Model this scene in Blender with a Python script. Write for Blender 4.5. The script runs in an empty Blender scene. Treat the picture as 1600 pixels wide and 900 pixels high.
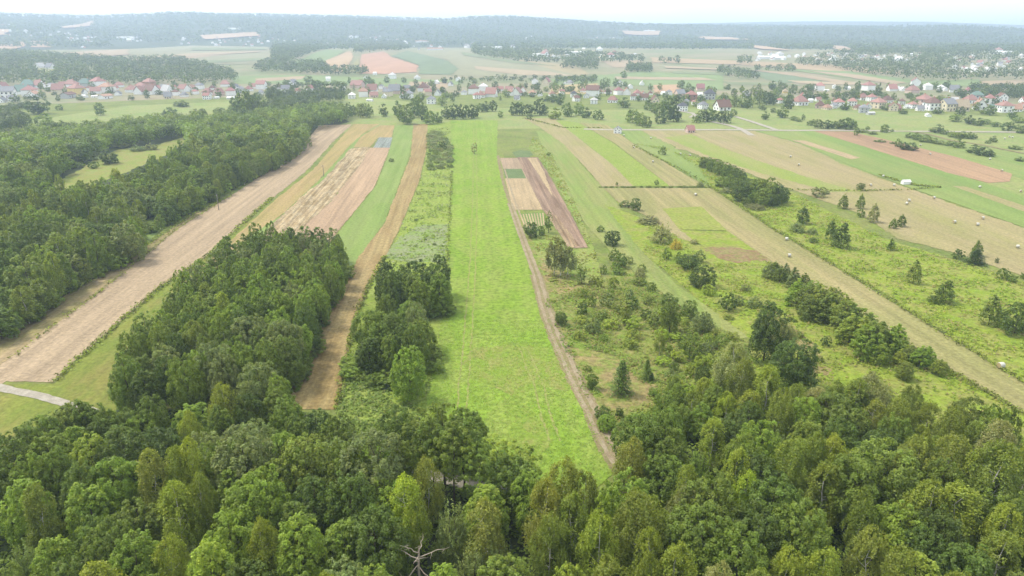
import bpy, math, random
import numpy as np
from mathutils import Vector, geometry, noise as mnoise

S = bpy.context.scene
C = S.collection
R = math.radians
rnd = random.Random(7)
RNG = np.random.default_rng(7)

# ------------------------------------------------------------------ camera
F = 1067.0                     # focal length in photo pixels (24 mm on a 36 mm frame)
PITCH = math.atan(395 / F)     # the true horizon lies on photo row 55
H = 65.0                       # flying height of the camera, metres
cam = bpy.data.cameras.new('camera')
cam.lens, cam.sensor_width, cam.clip_start, cam.clip_end = 24.0, 36.0, 0.5, 40000
cam_ob = bpy.data.objects.new('camera', cam)
cam_ob.location = (0, 0, H)
cam_ob.rotation_euler = (math.pi / 2 - PITCH, 0, 0)
C.objects.link(cam_ob)
S.camera = cam_ob

# ------------------------------------------------------------------ light
SUN_EL, SUN_AZ = R(57), R(-70)          # from the left, a little ahead of the camera plane
w = bpy.data.worlds.new('World'); S.world = w; w.use_nodes = True
nt = w.node_tree; nt.nodes.clear()
N = nt.nodes.new
out = N('ShaderNodeOutputWorld'); bg = N('ShaderNodeBackground'); bg.inputs['Strength'].default_value = 0.1
sky = N('ShaderNodeTexSky'); sky.sky_type = 'NISHITA'; sky.sun_disc = False
sky.sun_elevation = SUN_EL; sky.sun_rotation = SUN_AZ; sky.air_density = 1.2; sky.dust_density = 2.5
tc = N('ShaderNodeTexCoord'); nz = N('ShaderNodeTexNoise'); nz.inputs['Scale'].default_value = 3.0; nz.inputs['Detail'].default_value = 5
rp = N('ShaderNodeValToRGB')             # an unbroken bright cloud sheet with faint thinner places
rp.color_ramp.elements[0].position = 0.35; rp.color_ramp.elements[0].color = (0.85, 0.92, 1.0, 1)
rp.color_ramp.elements[1].position = 0.65; rp.color_ramp.elements[1].color = (1, 1, 1, 1)
sc = N('ShaderNodeVectorMath'); sc.operation = 'SCALE'; sc.inputs['Scale'].default_value = 8.2
mx = N('ShaderNodeMix'); mx.data_type = 'RGBA'; mx.inputs['Factor'].default_value = 0.84
nt.links.new(tc.outputs['Generated'], nz.inputs['Vector']); nt.links.new(nz.outputs['Fac'], rp.inputs['Fac'])
nt.links.new(rp.outputs['Color'], sc.inputs[0])
nt.links.new(sky.outputs['Color'], mx.inputs['A']); nt.links.new(sc.outputs['Vector'], mx.inputs['B'])
nt.links.new(mx.outputs['Result'], bg.inputs['Color']); nt.links.new(bg.outputs['Background'], out.inputs['Surface'])
sun = bpy.data.lights.new('sun', 'SUN'); sun.energy = 2.1; sun.angle = R(13); sun.color = (1.0, 0.95, 0.86)
sun_ob = bpy.data.objects.new('sun', sun); C.objects.link(sun_ob)
sd = Vector((math.sin(SUN_AZ) * math.cos(SUN_EL), math.cos(SUN_AZ) * math.cos(SUN_EL), math.sin(SUN_EL)))
sun_ob.rotation_euler = sd.to_track_quat('Z', 'Y').to_euler()
S.view_settings.view_transform = 'Standard'
try: S.view_settings.look = 'None'
except Exception: pass
S.view_settings.gamma = 1; S.view_settings.exposure = 1.1
cy = S.cycles
cy.max_bounces = 5; cy.diffuse_bounces = 2; cy.glossy_bounces = 1; cy.transmission_bounces = 3; cy.volume_bounces = 1
cy.use_denoising = True; cy.caustics_reflective = cy.caustics_refractive = False

# ------------------------------------------------------------------ where a photo pixel meets the land
CP, SP = math.cos(PITCH), math.sin(PITCH)
def ray(px, py):
    a, b = (px - 800) / F, (450 - py) / F
    return a, CP + b * SP, -SP + b * CP
def az_el(px, py):
    x, y, z = ray(px, py)
    return math.atan2(x, y), z / math.hypot(x, y)
def pix(x, y, z):
    z = z - H
    f = y * CP - z * SP; u = y * SP + z * CP
    return 800 + F * x / f, 450 - F * u / f
RIDGE = [(-900, 30), (-300, 27), (0, 25), (140, 28), (230, 26), (260, 23.5), (350, 24.5), (400, 24), (440, 25.5), (530, 27), (600, 29), (700, 33),
         (730, 31), (800, 30), (860, 33), (940, 39), (1000, 42), (1100, 41), (1200, 42), (1300, 43), (1400, 46), (1500, 46), (1600, 50), (1900, 51), (2500, 50)]
RIDGE2 = [(-900, 34), (600, 33), (850, 33), (900, 34), (1050, 37), (1200, 34), (1300, 33), (1450, 34), (1600, 39), (2500, 42)]
RA = np.array([az_el(*p) for p in RIDGE]); RB = np.array([az_el(*p) for p in RIDGE2])
DR, DR2 = 4600.0, 6900.0
def sst(a, b, x):
    t = np.clip((x - a) / (b - a), 0, 1); return t * t * (3 - 2 * t)
def land(x, y):
    x = np.asarray(x, float); y = np.asarray(y, float)
    d = np.hypot(x, y); az = np.arctan2(x, y)
    hr = H + DR * np.interp(az, RA[:, 0], RA[:, 1]); hr2 = H + DR2 * np.interp(az, RB[:, 0], RB[:, 1])
    h = 27 * sst(900, 2100, d)
    wob = 15 * np.sin(x / 410 + 1.3 + np.sin(y / 700)) * np.sin(y / 300) + 6 * np.sin(x / 140 + y / 190)
    h = h + (hr - 27) * sst(2300, DR, d) + wob * sst(2400, 3400, d) * (1 - sst(4000, 4600, d))
    h = h * (1 - 0.4 * sst(DR, 5800, d)) + (hr2 - 0.6 * hr) * sst(5900, DR2, d)
    return h
def landf(x, y): return float(land(x, y)) if x * x + y * y > 810000 else 0.0
def P(px, py, z=0.0):
    dx, dy, dz = ray(px, py)
    dh = math.hypot(dx, dy)
    if dz < -1e-4:
        t = (H - z) / -dz
        if t * dh < 895: return (t * dx, t * dy, 0.0)
    a = 850 / dh
    while a * dh < 11000:
        b = a * 1.01
        if H + b * dz < landf(b * dx, b * dy) + z:
            for _ in range(18):
                m = (a + b) / 2
                if H + m * dz < landf(m * dx, m * dy) + z: b = m
                else: a = m
            break
        a = b
    return (a * dx, a * dy, landf(a * dx, a * dy))
def slant(x, y, z=0): return math.sqrt(x * x + y * y + (H - z) ** 2)

def tag(o, label=None, cat=None, group=None, kind=None):
    if label: o['label'] = label
    if cat: o['category'] = cat
    if group: o['group'] = group
    if kind: o['kind'] = kind
    return o
def lin(c): return tuple(((v / 255 + 0.055) / 1.055) ** 2.4 if v > 10 else v / 255 / 12.92 for v in c)
def srgb(r, g, b, k=2.45): return tuple(v / k for v in lin((r, g, b)))

# ------------------------------------------------------------------ mesh helpers
def mesh_np(name, V, Fc, mat, attrs=None, smooth=False):
    """V (n,3), Fc (m,k): every face has k corners. attrs: name -> per-face array (m,) or (m,3)."""
    me = bpy.data.meshes.new(name)
    V = np.ascontiguousarray(V, np.float32); Fc = np.ascontiguousarray(Fc, np.int32)
    m, k = Fc.shape
    me.vertices.add(len(V)); me.vertices.foreach_set('co', V.ravel())
    me.loops.add(m * k); me.loops.foreach_set('vertex_index', Fc.ravel())
    me.polygons.add(m); me.polygons.foreach_set('loop_start', np.arange(0, m * k, k, dtype=np.int32))
    try: me.polygons.foreach_set('loop_total', np.full(m, k, np.int32))
    except Exception: pass
    if smooth: me.polygons.foreach_set('use_smooth', np.ones(m, bool))
    me.update(calc_edges=True)
    for nm, a in (attrs or {}).items():
        a = np.asarray(a, np.float32)
        if a.ndim == 1: me.attributes.new(nm, 'FLOAT', 'FACE').data.foreach_set('value', a)
        else: me.attributes.new(nm, 'FLOAT_COLOR', 'FACE').data.foreach_set('color', np.c_[a, np.ones(len(a))].astype(np.float32).ravel())
    for mm in (mat if isinstance(mat, (list, tuple)) else [mat]): me.materials.append(mm)
    return me
def ob(name, me, parent=None, color=None, loc=None):
    o = bpy.data.objects.new(name, me); C.objects.link(o)
    if parent is not None: o.parent = parent
    if color is not None: o.color = (*color, 1)
    if loc is not None: o.location = loc
    return o
def join(parts):
    """[(V, quads)] -> one V, F"""
    Vs, Fs, n = [], [], 0
    for v, f in parts:
        Vs.append(np.asarray(v, float)); Fs.append(np.asarray(f) + n); n += len(v)
    return np.concatenate(Vs), np.concatenate(Fs)
def tube(pts, rad, sides=6):
    pts = np.asarray(pts, float); n = len(pts)
    V = np.zeros((n * sides, 3)); Fc = []
    for i in range(n):
        d = pts[min(i + 1, n - 1)] - pts[max(i - 1, 0)]; d /= np.linalg.norm(d) + 1e-9
        a = np.cross(d, (1, 0, 0) if abs(d[0]) < 0.8 else (0, 1, 0)); a /= np.linalg.norm(a); b = np.cross(d, a)
        for k in range(sides):
            t = 2 * math.pi * k / sides
            V[i * sides + k] = pts[i] + rad[i] * (math.cos(t) * a + math.sin(t) * b)
    for i in range(n - 1):
        for k in range(sides):
            k2 = (k + 1) % sides
            Fc.append((i * sides + k, i * sides + k2, (i + 1) * sides + k2, (i + 1) * sides + k))
    return V, np.array(Fc)
def boxq(x0, x1, y0, y1, z0, z1):
    V = [(x0, y0, z0), (x1, y0, z0), (x1, y1, z0), (x0, y1, z0), (x0, y0, z1), (x1, y0, z1), (x1, y1, z1), (x0, y1, z1)]
    return np.array(V, float), np.array([(0, 3, 2, 1), (4, 5, 6, 7), (0, 1, 5, 4), (1, 2, 6, 5), (2, 3, 7, 6), (3, 0, 4, 7)])

# ------------------------------------------------------------------ materials
def new_mat(name):
    m = bpy.data.materials.new(name); m.use_nodes = True
    t = m.node_tree; t.nodes.clear()
    o = t.nodes.new('ShaderNodeOutputMaterial')
    return m, t, t.nodes.new, t.links.new, o
def plain(name, col, rough=0.8, spec=0.2, noise=0.0, scale=2.0, obj_color=False):
    m, t, N, L, o = new_mat(name)
    p = N('ShaderNodeBsdfPrincipled'); p.inputs['Roughness'].default_value = rough; p.inputs['Specular IOR Level'].default_value = spec
    L(p.outputs[0], o.inputs['Surface'])
    g = N('ShaderNodeNewGeometry'); n = N('ShaderNodeTexNoise'); n.inputs['Scale'].default_value = scale; n.inputs['Detail'].default_value = 5
    L(g.outputs['Position'], n.inputs['Vector'])
    mr = N('ShaderNodeMapRange'); mr.inputs[1].default_value = 0.3; mr.inputs[2].default_value = 0.7
    mr.inputs[3].default_value = 1 - noise; mr.inputs[4].default_value = 1 + noise
    L(n.outputs['Fac'], mr.inputs[0])
    v = N('ShaderNodeVectorMath'); v.operation = 'SCALE'; L(mr.outputs[0], v.inputs['Scale'])
    if obj_color:
        oi = N('ShaderNodeObjectInfo'); L(oi.outputs['Color'], v.inputs[0])
    else: v.inputs[0].default_value = col
    L(v.outputs[0], p.inputs['Base Color'])
    return m
def leaf_mat(name, attr=None, trans=0.38, rough=0.5, spec=0.3):
    m, t, N, L, o = new_mat(name)
    if attr:
        a = N('ShaderNodeAttribute'); a.attribute_name = attr; base = a.outputs['Color']
    else: base = N('ShaderNodeObjectInfo').outputs['Color']
    av = N('ShaderNodeAttribute'); av.attribute_name = 'v'
    ah = N('ShaderNodeAttribute'); ah.attribute_name = 'h'
    mr = N('ShaderNodeMapRange'); mr.inputs[3].default_value = 0.55; mr.inputs[4].default_value = 1.45
    L(av.outputs['Fac'], mr.inputs[0])
    s = N('ShaderNodeVectorMath'); s.operation = 'SCALE'; L(base, s.inputs[0]); L(mr.outputs[0], s.inputs['Scale'])
    y = N('ShaderNodeVectorMath'); y.operation = 'MULTIPLY'; y.inputs[1].default_value = (1.25, 1.08, 0.8); L(s.outputs[0], y.inputs[0])
    mx = N('ShaderNodeMix'); mx.data_type = 'RGBA'; L(ah.outputs['Fac'], mx.inputs['Factor']); L(s.outputs[0], mx.inputs['A']); L(y.outputs[0], mx.inputs['B'])
    p = N('ShaderNodeBsdfPrincipled'); p.inputs['Roughness'].default_value = rough; p.inputs['Specular IOR Level'].default_value = spec
    L(mx.outputs['Result'], p.inputs['Base Color'])
    tr = N('ShaderNodeBsdfTranslucent'); ty = N('ShaderNodeVectorMath'); ty.operation = 'MULTIPLY'; ty.inputs[1].default_value = (1.3, 1.35, 0.5)
    L(mx.outputs['Result'], ty.inputs[0]); L(ty.outputs[0], tr.inputs['Color'])
    ms = N('ShaderNodeMixShader'); ms.inputs[0].default_value = trans
    L(p.outputs[0], ms.inputs[1]); L(tr.outputs[0], ms.inputs[2]); L(ms.outputs[0], o.inputs['Surface'])
    return m
def ground_mat(name, c1, c2, c3=None, big=0.06, fine=1.1, ang=0.0, stretch=1.0, line=0.0, lscale=0.5, mott=0.25, bump=0.35, amt3=0.5, cut=(0.42, 0.6)):
    """Soil or sward: two patch colours, a third in blotches, drill or mowing lines along ang, fine mottling and relief."""
    m, t, N, L, o = new_mat(name)
    g = N('ShaderNodeNewGeometry')
    mp = N('ShaderNodeMapping'); mp.vector_type = 'TEXTURE'; mp.inputs['Rotation'].default_value = (0, 0, ang)
    L(g.outputs['Position'], mp.inputs['Vector'])
    def noise(scale, vec, detail=5, rough=0.6, sx=1.0, sy=1.0):
        v = N('ShaderNodeVectorMath'); v.operation = 'MULTIPLY'; v.inputs[1].default_value = (scale * sx, scale * sy, scale); L(vec, v.inputs[0])
        n = N('ShaderNodeTexNoise'); n.inputs['Scale'].default_value = 1; n.inputs['Detail'].default_value = detail; n.inputs['Roughness'].default_value = rough
        L(v.outputs[0], n.inputs['Vector']); return n.outputs['Fac']
    def ramp(x, a, b, lo=0.0, hi=1.0):
        r = N('ShaderNodeMapRange'); r.interpolation_type = 'SMOOTHSTEP'
        for i, q in enumerate((a, b, lo, hi)): r.inputs[i + 1].default_value = q
        L(x, r.inputs[0]); return r.outputs[0]
    def mix(f, a, b):
        x = N('ShaderNodeMix'); x.data_type = 'RGBA'
        if hasattr(f, 'links'): L(f, x.inputs['Factor'])
        else: x.inputs['Factor'].default_value = f
        for q, s in ((a, 'A'), (b, 'B')):
            if hasattr(q, 'links'): L(q, x.inputs[s])
            else: x.inputs[s].default_value = (*q, 1)
        return x.outputs['Result']
    vec = mp.outputs['Vector']
    c = mix(ramp(noise(big, vec, 6, 0.62, 1, 1 / stretch), 0.38, 0.62), c1, c2)
    if c3 is not None: c = mix(ramp(noise(big * 2.7, vec, 7, 0.68, 1, 1 / stretch), *cut, 0, amt3), c, c3)
    f = noise(fine, vec, 4, 0.7)
    val = ramp(f, 0.25, 0.75, 1 - mott, 1 + mott)
    sc = N('ShaderNodeVectorMath'); sc.operation = 'SCALE'; L(c, sc.inputs[0]); L(val, sc.inputs['Scale'])
    c = sc.outputs[0]
    if line > 0:
        ln = ramp(noise(lscale, vec, 3, 0.6, 1, 0.02), 0.3, 0.7, 1 - line, 1 + line)
        s2 = N('ShaderNodeVectorMath'); s2.operation = 'SCALE'; L(c, s2.inputs[0]); L(ln, s2.inputs['Scale']); c = s2.outputs[0]
    p = N('ShaderNodeBsdfPrincipled'); p.inputs['Roughness'].default_value = 0.9; p.inputs['Specular IOR Level'].default_value = 0.1
    L(c, p.inputs['Base Color'])
    b = N('ShaderNodeBump'); b.inputs['Strength'].default_value = bump; b.inputs['Distance'].default_value = 0.5
    L(f, b.inputs['Height']); L(b.outputs[0], p.inputs['Normal'])
    L(p.outputs[0], o.inputs['Surface'])
    return m
# ------------------------------------------------------------------ the land itself, one sheet out to the horizon
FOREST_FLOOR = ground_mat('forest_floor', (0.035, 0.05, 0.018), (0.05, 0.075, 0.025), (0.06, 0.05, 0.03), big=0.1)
ROUGH = ground_mat('rough_grassland', srgb(140, 160, 75), srgb(165, 180, 85), srgb(170, 165, 110), big=0.05, fine=0.7, mott=0.3)
FARMLAND = ground_mat('far_farmland', (0.15, 0.17, 0.075), (0.20, 0.19, 0.105), (0.26, 0.20, 0.135), big=0.004, fine=0.05, mott=0.1, bump=0)
azs = np.concatenate([np.radians(np.arange(-180, -54, 9.0)), np.radians(np.arange(-54, 54.01, 0.4)), np.radians(np.arange(63, 180, 9.0))])
rings = np.concatenate([[900.0 / 900], [60, 300, 600, 850], 900 * 1.018 ** np.arange(0, 132)])
A, D = np.meshgrid(azs, rings)
X, Y = D * np.sin(A), D * np.cos(A)
V = np.c_[X.ravel(), Y.ravel(), land(X, Y).ravel()]
na, nr = len(azs), len(rings)
I = np.arange(nr * na).reshape(nr, na)
I2 = np.roll(I, -1, axis=1)
Q = np.stack([I[:-1], I[1:], I2[1:], I2[:-1]], -1).reshape(-1, 4)
ground_me = mesh_np('ground', V, Q, [ROUGH, FARMLAND, FOREST_FLOOR], smooth=True)
dq = D[:-1, :].repeat(1, axis=0).reshape(-1)
ground_me.polygons.foreach_set('material_index', np.where(dq > 2350, 2, np.where(dq > 840, 1, 0)).astype(np.int32))
tag(ob('ground', ground_me), kind='structure')

def inside(poly, x, y):
    x = np.asarray(x, float); y = np.asarray(y, float); r = np.zeros(x.shape, bool)
    n = len(poly)
    for i in range(n):
        x0, y0 = poly[i][:2]; x1, y1 = poly[(i + 1) % n][:2]
        if y0 == y1: continue
        c = ((y0 > y) != (y1 > y)) & (x < (x1 - x0) * (y - y0) / (y1 - y0) + x0)
        r ^= c
    return r
def W(pxs, z=0.0): return [P(*p, z) for p in pxs]

SHEETS = []
def sheet(name, world, mat, layer, rag=0.35, kind='structure'):
    """A patch of ground cover following the land, its outline frayed, lying a few centimetres above what it covers."""
    pts = []
    n = len(world)
    seed = rnd.random() * 100
    for i in range(n):
        a, b = world[i], world[(i + 1) % n]
        L = math.hypot(b[0] - a[0], b[1] - a[1]); d = (math.hypot(*a[:2]) + math.hypot(*b[:2])) / 2
        step = max(0.8, d * 0.006)
        k = max(1, int(L / step))
        for j in range(k):
            t = j / k
            x, y = a[0] + (b[0] - a[0]) * t, a[1] + (b[1] - a[1]) * t
            s = rag * max(1, d / 260)
            v = Vector((x * 0.9 / max(1, d / 200), y * 0.9 / max(1, d / 200), seed))
            v2 = Vector((x * 0.12, y * 0.12, seed + 9))
            pts.append((x + s * (mnoise.noise(v) + 0.8 * mnoise.noise(v2)), y + s * (mnoise.noise(v + Vector((31, 7, 3))) + 0.8 * mnoise.noise(v2 + Vector((5, 17, 2))))))
    m = len(pts)
    allp = [Vector(p) for p in pts]
    ar = np.array(pts)
    if np.hypot(ar[:, 0], ar[:, 1]).max() > 860:
        lo, hi = ar.min(0), ar.max(0)
        st = max(14.0, math.sqrt((hi[0] - lo[0]) * (hi[1] - lo[1]) / 2500))
        gx, gy = np.meshgrid(np.arange(lo[0], hi[0], st), np.arange(lo[1], hi[1], st))
        k = inside(pts, gx, gy)
        allp += [Vector((x, y)) for x, y in zip(gx[k], gy[k])]
    vs, _, fs, *_r = geometry.delaunay_2d_cdt(allp, [(i, (i + 1) % m) for i in range(m)], [], 1, 1e-4)
    xy = np.array([v[:] for v in vs]); d = np.hypot(xy[:, 0], xy[:, 1])
    SHEETS.append(name); lift = 0.014 * layer + 0.0001 * len(SHEETS)
    z = land(xy[:, 0], xy[:, 1]) + lift * (1 + np.maximum(0, d - 300) / 400 + np.maximum(0, d - 900) / 50)
    z = np.where(d < 890, lift * (1 + np.maximum(0, d - 300) / 400), z)
    fs = [f for f in fs if len(f) == 3]
    me = mesh_np(name, np.c_[xy, z], np.array(fs), mat)
    if sum(p.normal.z for p in me.polygons[:20]) < 0: me.flip_normals()
    return tag(ob(name, me), kind=kind)
def field(name, pxs, mat, layer, rag=0.35): return sheet(name, W(pxs), mat, layer, rag)
def ribbon(name, pxs, width, mat, layer, rag=0.15, off=0.0):
    c = [Vector(P(*p)[:2]) for p in pxs]
    c2 = []
    for i in range(len(c) - 1):               # Catmull-Rom through the given points
        p0, p1, p2, p3 = c[max(0, i - 1)], c[i], c[i + 1], c[min(len(c) - 1, i + 2)]
        for j in range(6):
            t = j / 6
            c2.append(0.5 * ((2 * p1) + (p2 - p0) * t + (2 * p0 - 5 * p1 + 4 * p2 - p3) * t * t + (3 * p1 - p0 - 3 * p2 + p3) * t ** 3))
    c2.append(c[-1])
    l, r = [], []
    for i, p in enumerate(c2):
        d = (c2[min(i + 1, len(c2) - 1)] - c2[max(i - 1, 0)]).normalized(); q = Vector((-d.y, d.x))
        l.append(p + q * (off + width / 2)); r.append(p + q * (off - width / 2))
    return sheet(name, [tuple(p) for p in l + r[::-1]], mat, layer, rag)
def heading(a, b):
    p, q = P(*a), P(*b); return -math.atan2(q[0] - p[0], q[1] - p[1])

# soils and crops
def stub(name, c, a, **k): return ground_mat(name, c, tuple(v * 0.86 for v in c), tuple(v * 1.14 for v in c), ang=a, line=k.pop('line', 0.14), stretch=k.pop('stretch', 6), **k)
aL = heading((120, 520), (420, 290)); aM = heading((500, 380), (600, 235)); aG = heading((500, 600), (640, 250)); aC = heading((740, 600), (741, 250)); aR = heading((1500, 560), (1150, 330)); aRR = heading((1500, 270), (1300, 208))
M_PINK = stub('wheat_stubble', srgb(220, 195, 160), aL, big=0.05, lscale=0.55)
M_PINK_WEED = ground_mat('weedy_stubble', srgb(208, 182, 144), srgb(190, 172, 122), srgb(172, 165, 100), ang=aL, line=0.22, stretch=8, big=0.12, lscale=0.5, amt3=0.7)
M_GOLD = ground_mat('ripe_grain', srgb(216, 188, 132), srgb(208, 186, 122), srgb(190, 180, 106), ang=aM, line=0.1, stretch=6, big=0.05)
M_GREENYEL = ground_mat('thin_grass', srgb(165, 175, 80), srgb(180, 172, 95), srgb(140, 165, 65), ang=aL, big=0.09, stretch=3, line=0.1)
M_GREEN = ground_mat('mown_green', srgb(168, 192, 104), srgb(158, 186, 94), srgb(180, 196, 116), ang=aM, line=0.08, stretch=5)
M_STRAW = ground_mat('straw_rows', srgb(212, 186, 142), srgb(182, 158, 114), srgb(230, 210, 170), ang=aM, line=0.32, stretch=4, big=0.16, lscale=0.9, mott=0.4, amt3=0.8)
M_PINK2 = stub('pink_stubble', srgb(222, 190, 154), aM, big=0.04, lscale=0.6)
M_BROWNGOLD = ground_mat('golden_stubble', srgb(202, 174, 122), srgb(188, 162, 106), srgb(212, 192, 134), ang=aG, line=0.16, stretch=5, big=0.08, lscale=0.8, mott=0.3)
M_LIME = ground_mat('lime_rough', srgb(178, 200, 88), srgb(170, 194, 80), srgb(190, 198, 108), ang=aC, big=0.06, fine=0.9, mott=0.32, bump=0.6)
M_MEADOW = ground_mat('bright_meadow', srgb(158, 194, 66), srgb(172, 202, 78), srgb(186, 198, 104), ang=aC, big=0.05, fine=0.75, mott=0.36, bump=1.0, stretch=1.8, amt3=0.5, line=0.07, lscale=0.3)
M_MEADOWDRY = ground_mat('dry_meadow', srgb(168, 190, 82), srgb(182, 184, 102), srgb(158, 190, 68), ang=aC, big=0.14, fine=1.2, mott=0.3, stretch=2, amt3=0.8)
M_TRACK = ground_mat('sandy_track', srgb(196, 176, 138), srgb(180, 162, 118), srgb(160, 165, 95), ang=aC, big=0.3, fine=2.5, mott=0.22, amt3=0.55)
M_RUT = ground_mat('bare_rut', srgb(212, 194, 160), srgb(196, 176, 140), None, big=0.4, fine=3, mott=0.2)
M_GRAVEL = ground_mat('gravel', srgb(232, 222, 202), srgb(212, 202, 182), None, big=0.4, fine=3, mott=0.15)
M_PLOUGH = ground_mat('ploughed_soil', srgb(188, 158, 134), srgb(172, 142, 118), srgb(206, 178, 150), ang=heading((910, 385), (835, 250)), line=0.25, lscale=0.8, stretch=8, big=0.1, fine=1.6, mott=0.3)
M_PALE = stub('pale_straw', srgb(226, 200, 156), aC, big=0.07, lscale=0.8)
M_DARKGRASS = ground_mat('clover', srgb(142, 162, 104), srgb(132, 154, 96), None, big=0.1)
M_TAN = ground_mat('dry_grass', srgb(206, 190, 136), srgb(192, 186, 120), srgb(212, 192, 148), ang=aR, big=0.04, stretch=4, line=0.08, lscale=0.35)
M_TANSTRIP = ground_mat('mown_hay', srgb(206, 190, 134), srgb(192, 184, 122), srgb(176, 178, 106), ang=aR, big=0.05, stretch=7, line=0.13, lscale=0.45)
M_ROUGHLIME = ground_mat('tall_herbs', srgb(164, 192, 62), srgb(182, 200, 78), srgb(192, 182, 112), big=0.07, fine=0.8, mott=0.3, bump=0.8, amt3=0.6)
M_SCRUB = ground_mat('scrub_grass', srgb(150, 178, 70), srgb(172, 184, 88), srgb(186, 172, 112), big=0.09, fine=0.9, mott=0.32, bump=0.8, amt3=0.7)
M_BURNT = ground_mat('bare_patch', srgb(182, 148, 110), srgb(190, 164, 120), srgb(166, 172, 92), big=0.16, fine=1, mott=0.3, amt3=0.7)
M_ORANGE = stub('orange_stubble', srgb(214, 176, 138), aRR, big=0.03, lscale=0.4)
M_GREENR = ground_mat('hay_meadow', srgb(156, 184, 96), srgb(172, 192, 104), srgb(186, 190, 116), ang=aRR, big=0.022, stretch=6, line=0.07, lscale=0.25)
M_VILLAGE = ground_mat('village_grass', srgb(168, 190, 104), srgb(184, 196, 112), srgb(196, 190, 132), big=0.03, fine=0.5)

# ---- base covers
field('village_field', [(-60, 205), (200, 165), (560, 150), (700, 166), (900, 172), (1240, 168), (1660, 186), (1660, 330), (1300, 260), (900, 200), (560, 205), (300, 225), (-60, 260)], M_VILLAGE, 1)
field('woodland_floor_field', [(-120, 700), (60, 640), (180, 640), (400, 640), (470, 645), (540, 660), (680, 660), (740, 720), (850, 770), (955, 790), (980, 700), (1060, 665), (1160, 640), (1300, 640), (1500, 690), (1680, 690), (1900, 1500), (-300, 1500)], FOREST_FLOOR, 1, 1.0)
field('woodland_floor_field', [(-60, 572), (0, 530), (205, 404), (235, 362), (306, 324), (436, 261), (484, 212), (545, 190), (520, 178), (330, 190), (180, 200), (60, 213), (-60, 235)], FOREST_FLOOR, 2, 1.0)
# ---- left-hand fields
field('grass_strip_field', [(-40, 535), (60, 470), (225, 385), (265, 348), (300, 330), (345, 300), (330, 300), (215, 350), (190, 400), (-40, 510)], M_GREEN, 3)
field('weedy_stubble_field', [(-60, 560), (0, 522), (60, 487), (200, 404), (300, 336), (362, 306), (344, 318), (275, 362), (165, 452), (16, 565), (-20, 600), (-60, 620)], M_PINK_WEED, 4)
field('stubble_field', [(-60, 625), (12, 562), (165, 450), (275, 360), (344, 316), (400, 280), (478, 222), (498, 196), (550, 194), (520, 222), (478, 268), (425, 310), (380, 347), (330, 395), (245, 452), (115, 566), (82, 598), (10, 596), (-60, 640)], M_PINK, 5)
field('grass_margin_field', [(84, 600), (118, 566), (250, 452), (335, 394), (385, 347), (400, 340), (350, 400), (250, 500), (200, 580), (175, 660), (120, 700), (-60, 760), (-60, 640), (10, 600)], M_GREENYEL, 3)
field('grain_field', [(290, 440), (340, 395), (400, 340), (430, 312), (490, 265), (524, 225), (552, 194), (592, 194), (566, 210), (548, 226), (500, 280), (440, 336), (395, 366), (340, 440), (290, 500)], M_GOLD, 6)
field('grass_balk_field', [(395, 366), (440, 336), (500, 280), (548, 226), (566, 208), (576, 208), (548, 236), (505, 282), (475, 305), (425, 352), (400, 385)], M_GREEN, 5)
field('straw_field', [(415, 362), (470, 308), (506, 280), (548, 232), (578, 229), (560, 262), (520, 312), (478, 352), (440, 390), (400, 400)], M_STRAW, 6, 0.6)
field('pink_stubble_field', [(478, 352), (520, 312), (560, 262), (578, 231), (609, 231), (604, 245), (585, 292), (520, 372), (500, 400), (440, 400)], M_PINK2, 7)
field('grain_field', [(566, 212), (594, 196), (616, 196), (612, 216), (590, 216), (578, 230), (552, 230)], M_GOLD, 6)
field('fleece_plot_field', [(592, 215), (613, 215), (609, 231), (583, 231)], ground_mat('fleece', srgb(176, 182, 178), srgb(150, 165, 140), srgb(205, 208, 205), ang=aM, line=0.3, lscale=1.2, big=0.3), 8, 0.1)
field('grass_strip_field', [(440, 420), (500, 398), (522, 372), (587, 292), (606, 245), (618, 196), (648, 194), (640, 242), (602, 345), (560, 405), (540, 440), (530, 470), (500, 520)], M_GREEN, 5)
field('golden_stubble_field', [(445, 640), (470, 570), (530, 455), (545, 430), (560, 402), (602, 347), (641, 246), (646, 194), (668, 194), (667, 232), (655, 282), (622, 362), (602, 402), (575, 450), (556, 500), (542, 560), (527, 640)], M_BROWNGOLD, 6)
field('rough_grass_field', [(668, 194), (704, 190), (706, 268), (700, 400), (690, 500), (664, 640), (640, 680), (520, 680), (527, 640), (543, 560), (560, 490), (580, 450), (604, 402), (624, 362), (657, 282), (668, 232)], M_LIME, 4)
field('weedy_patch_field', [(618, 375), (660, 350), (699, 352), (698, 410), (640, 410), (600, 404)], ground_mat('grey_weeds', srgb(160, 190, 80), srgb(178, 188, 130), srgb(186, 188, 160), big=0.18, fine=1.4, mott=0.3), 5, 1.2)
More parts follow.
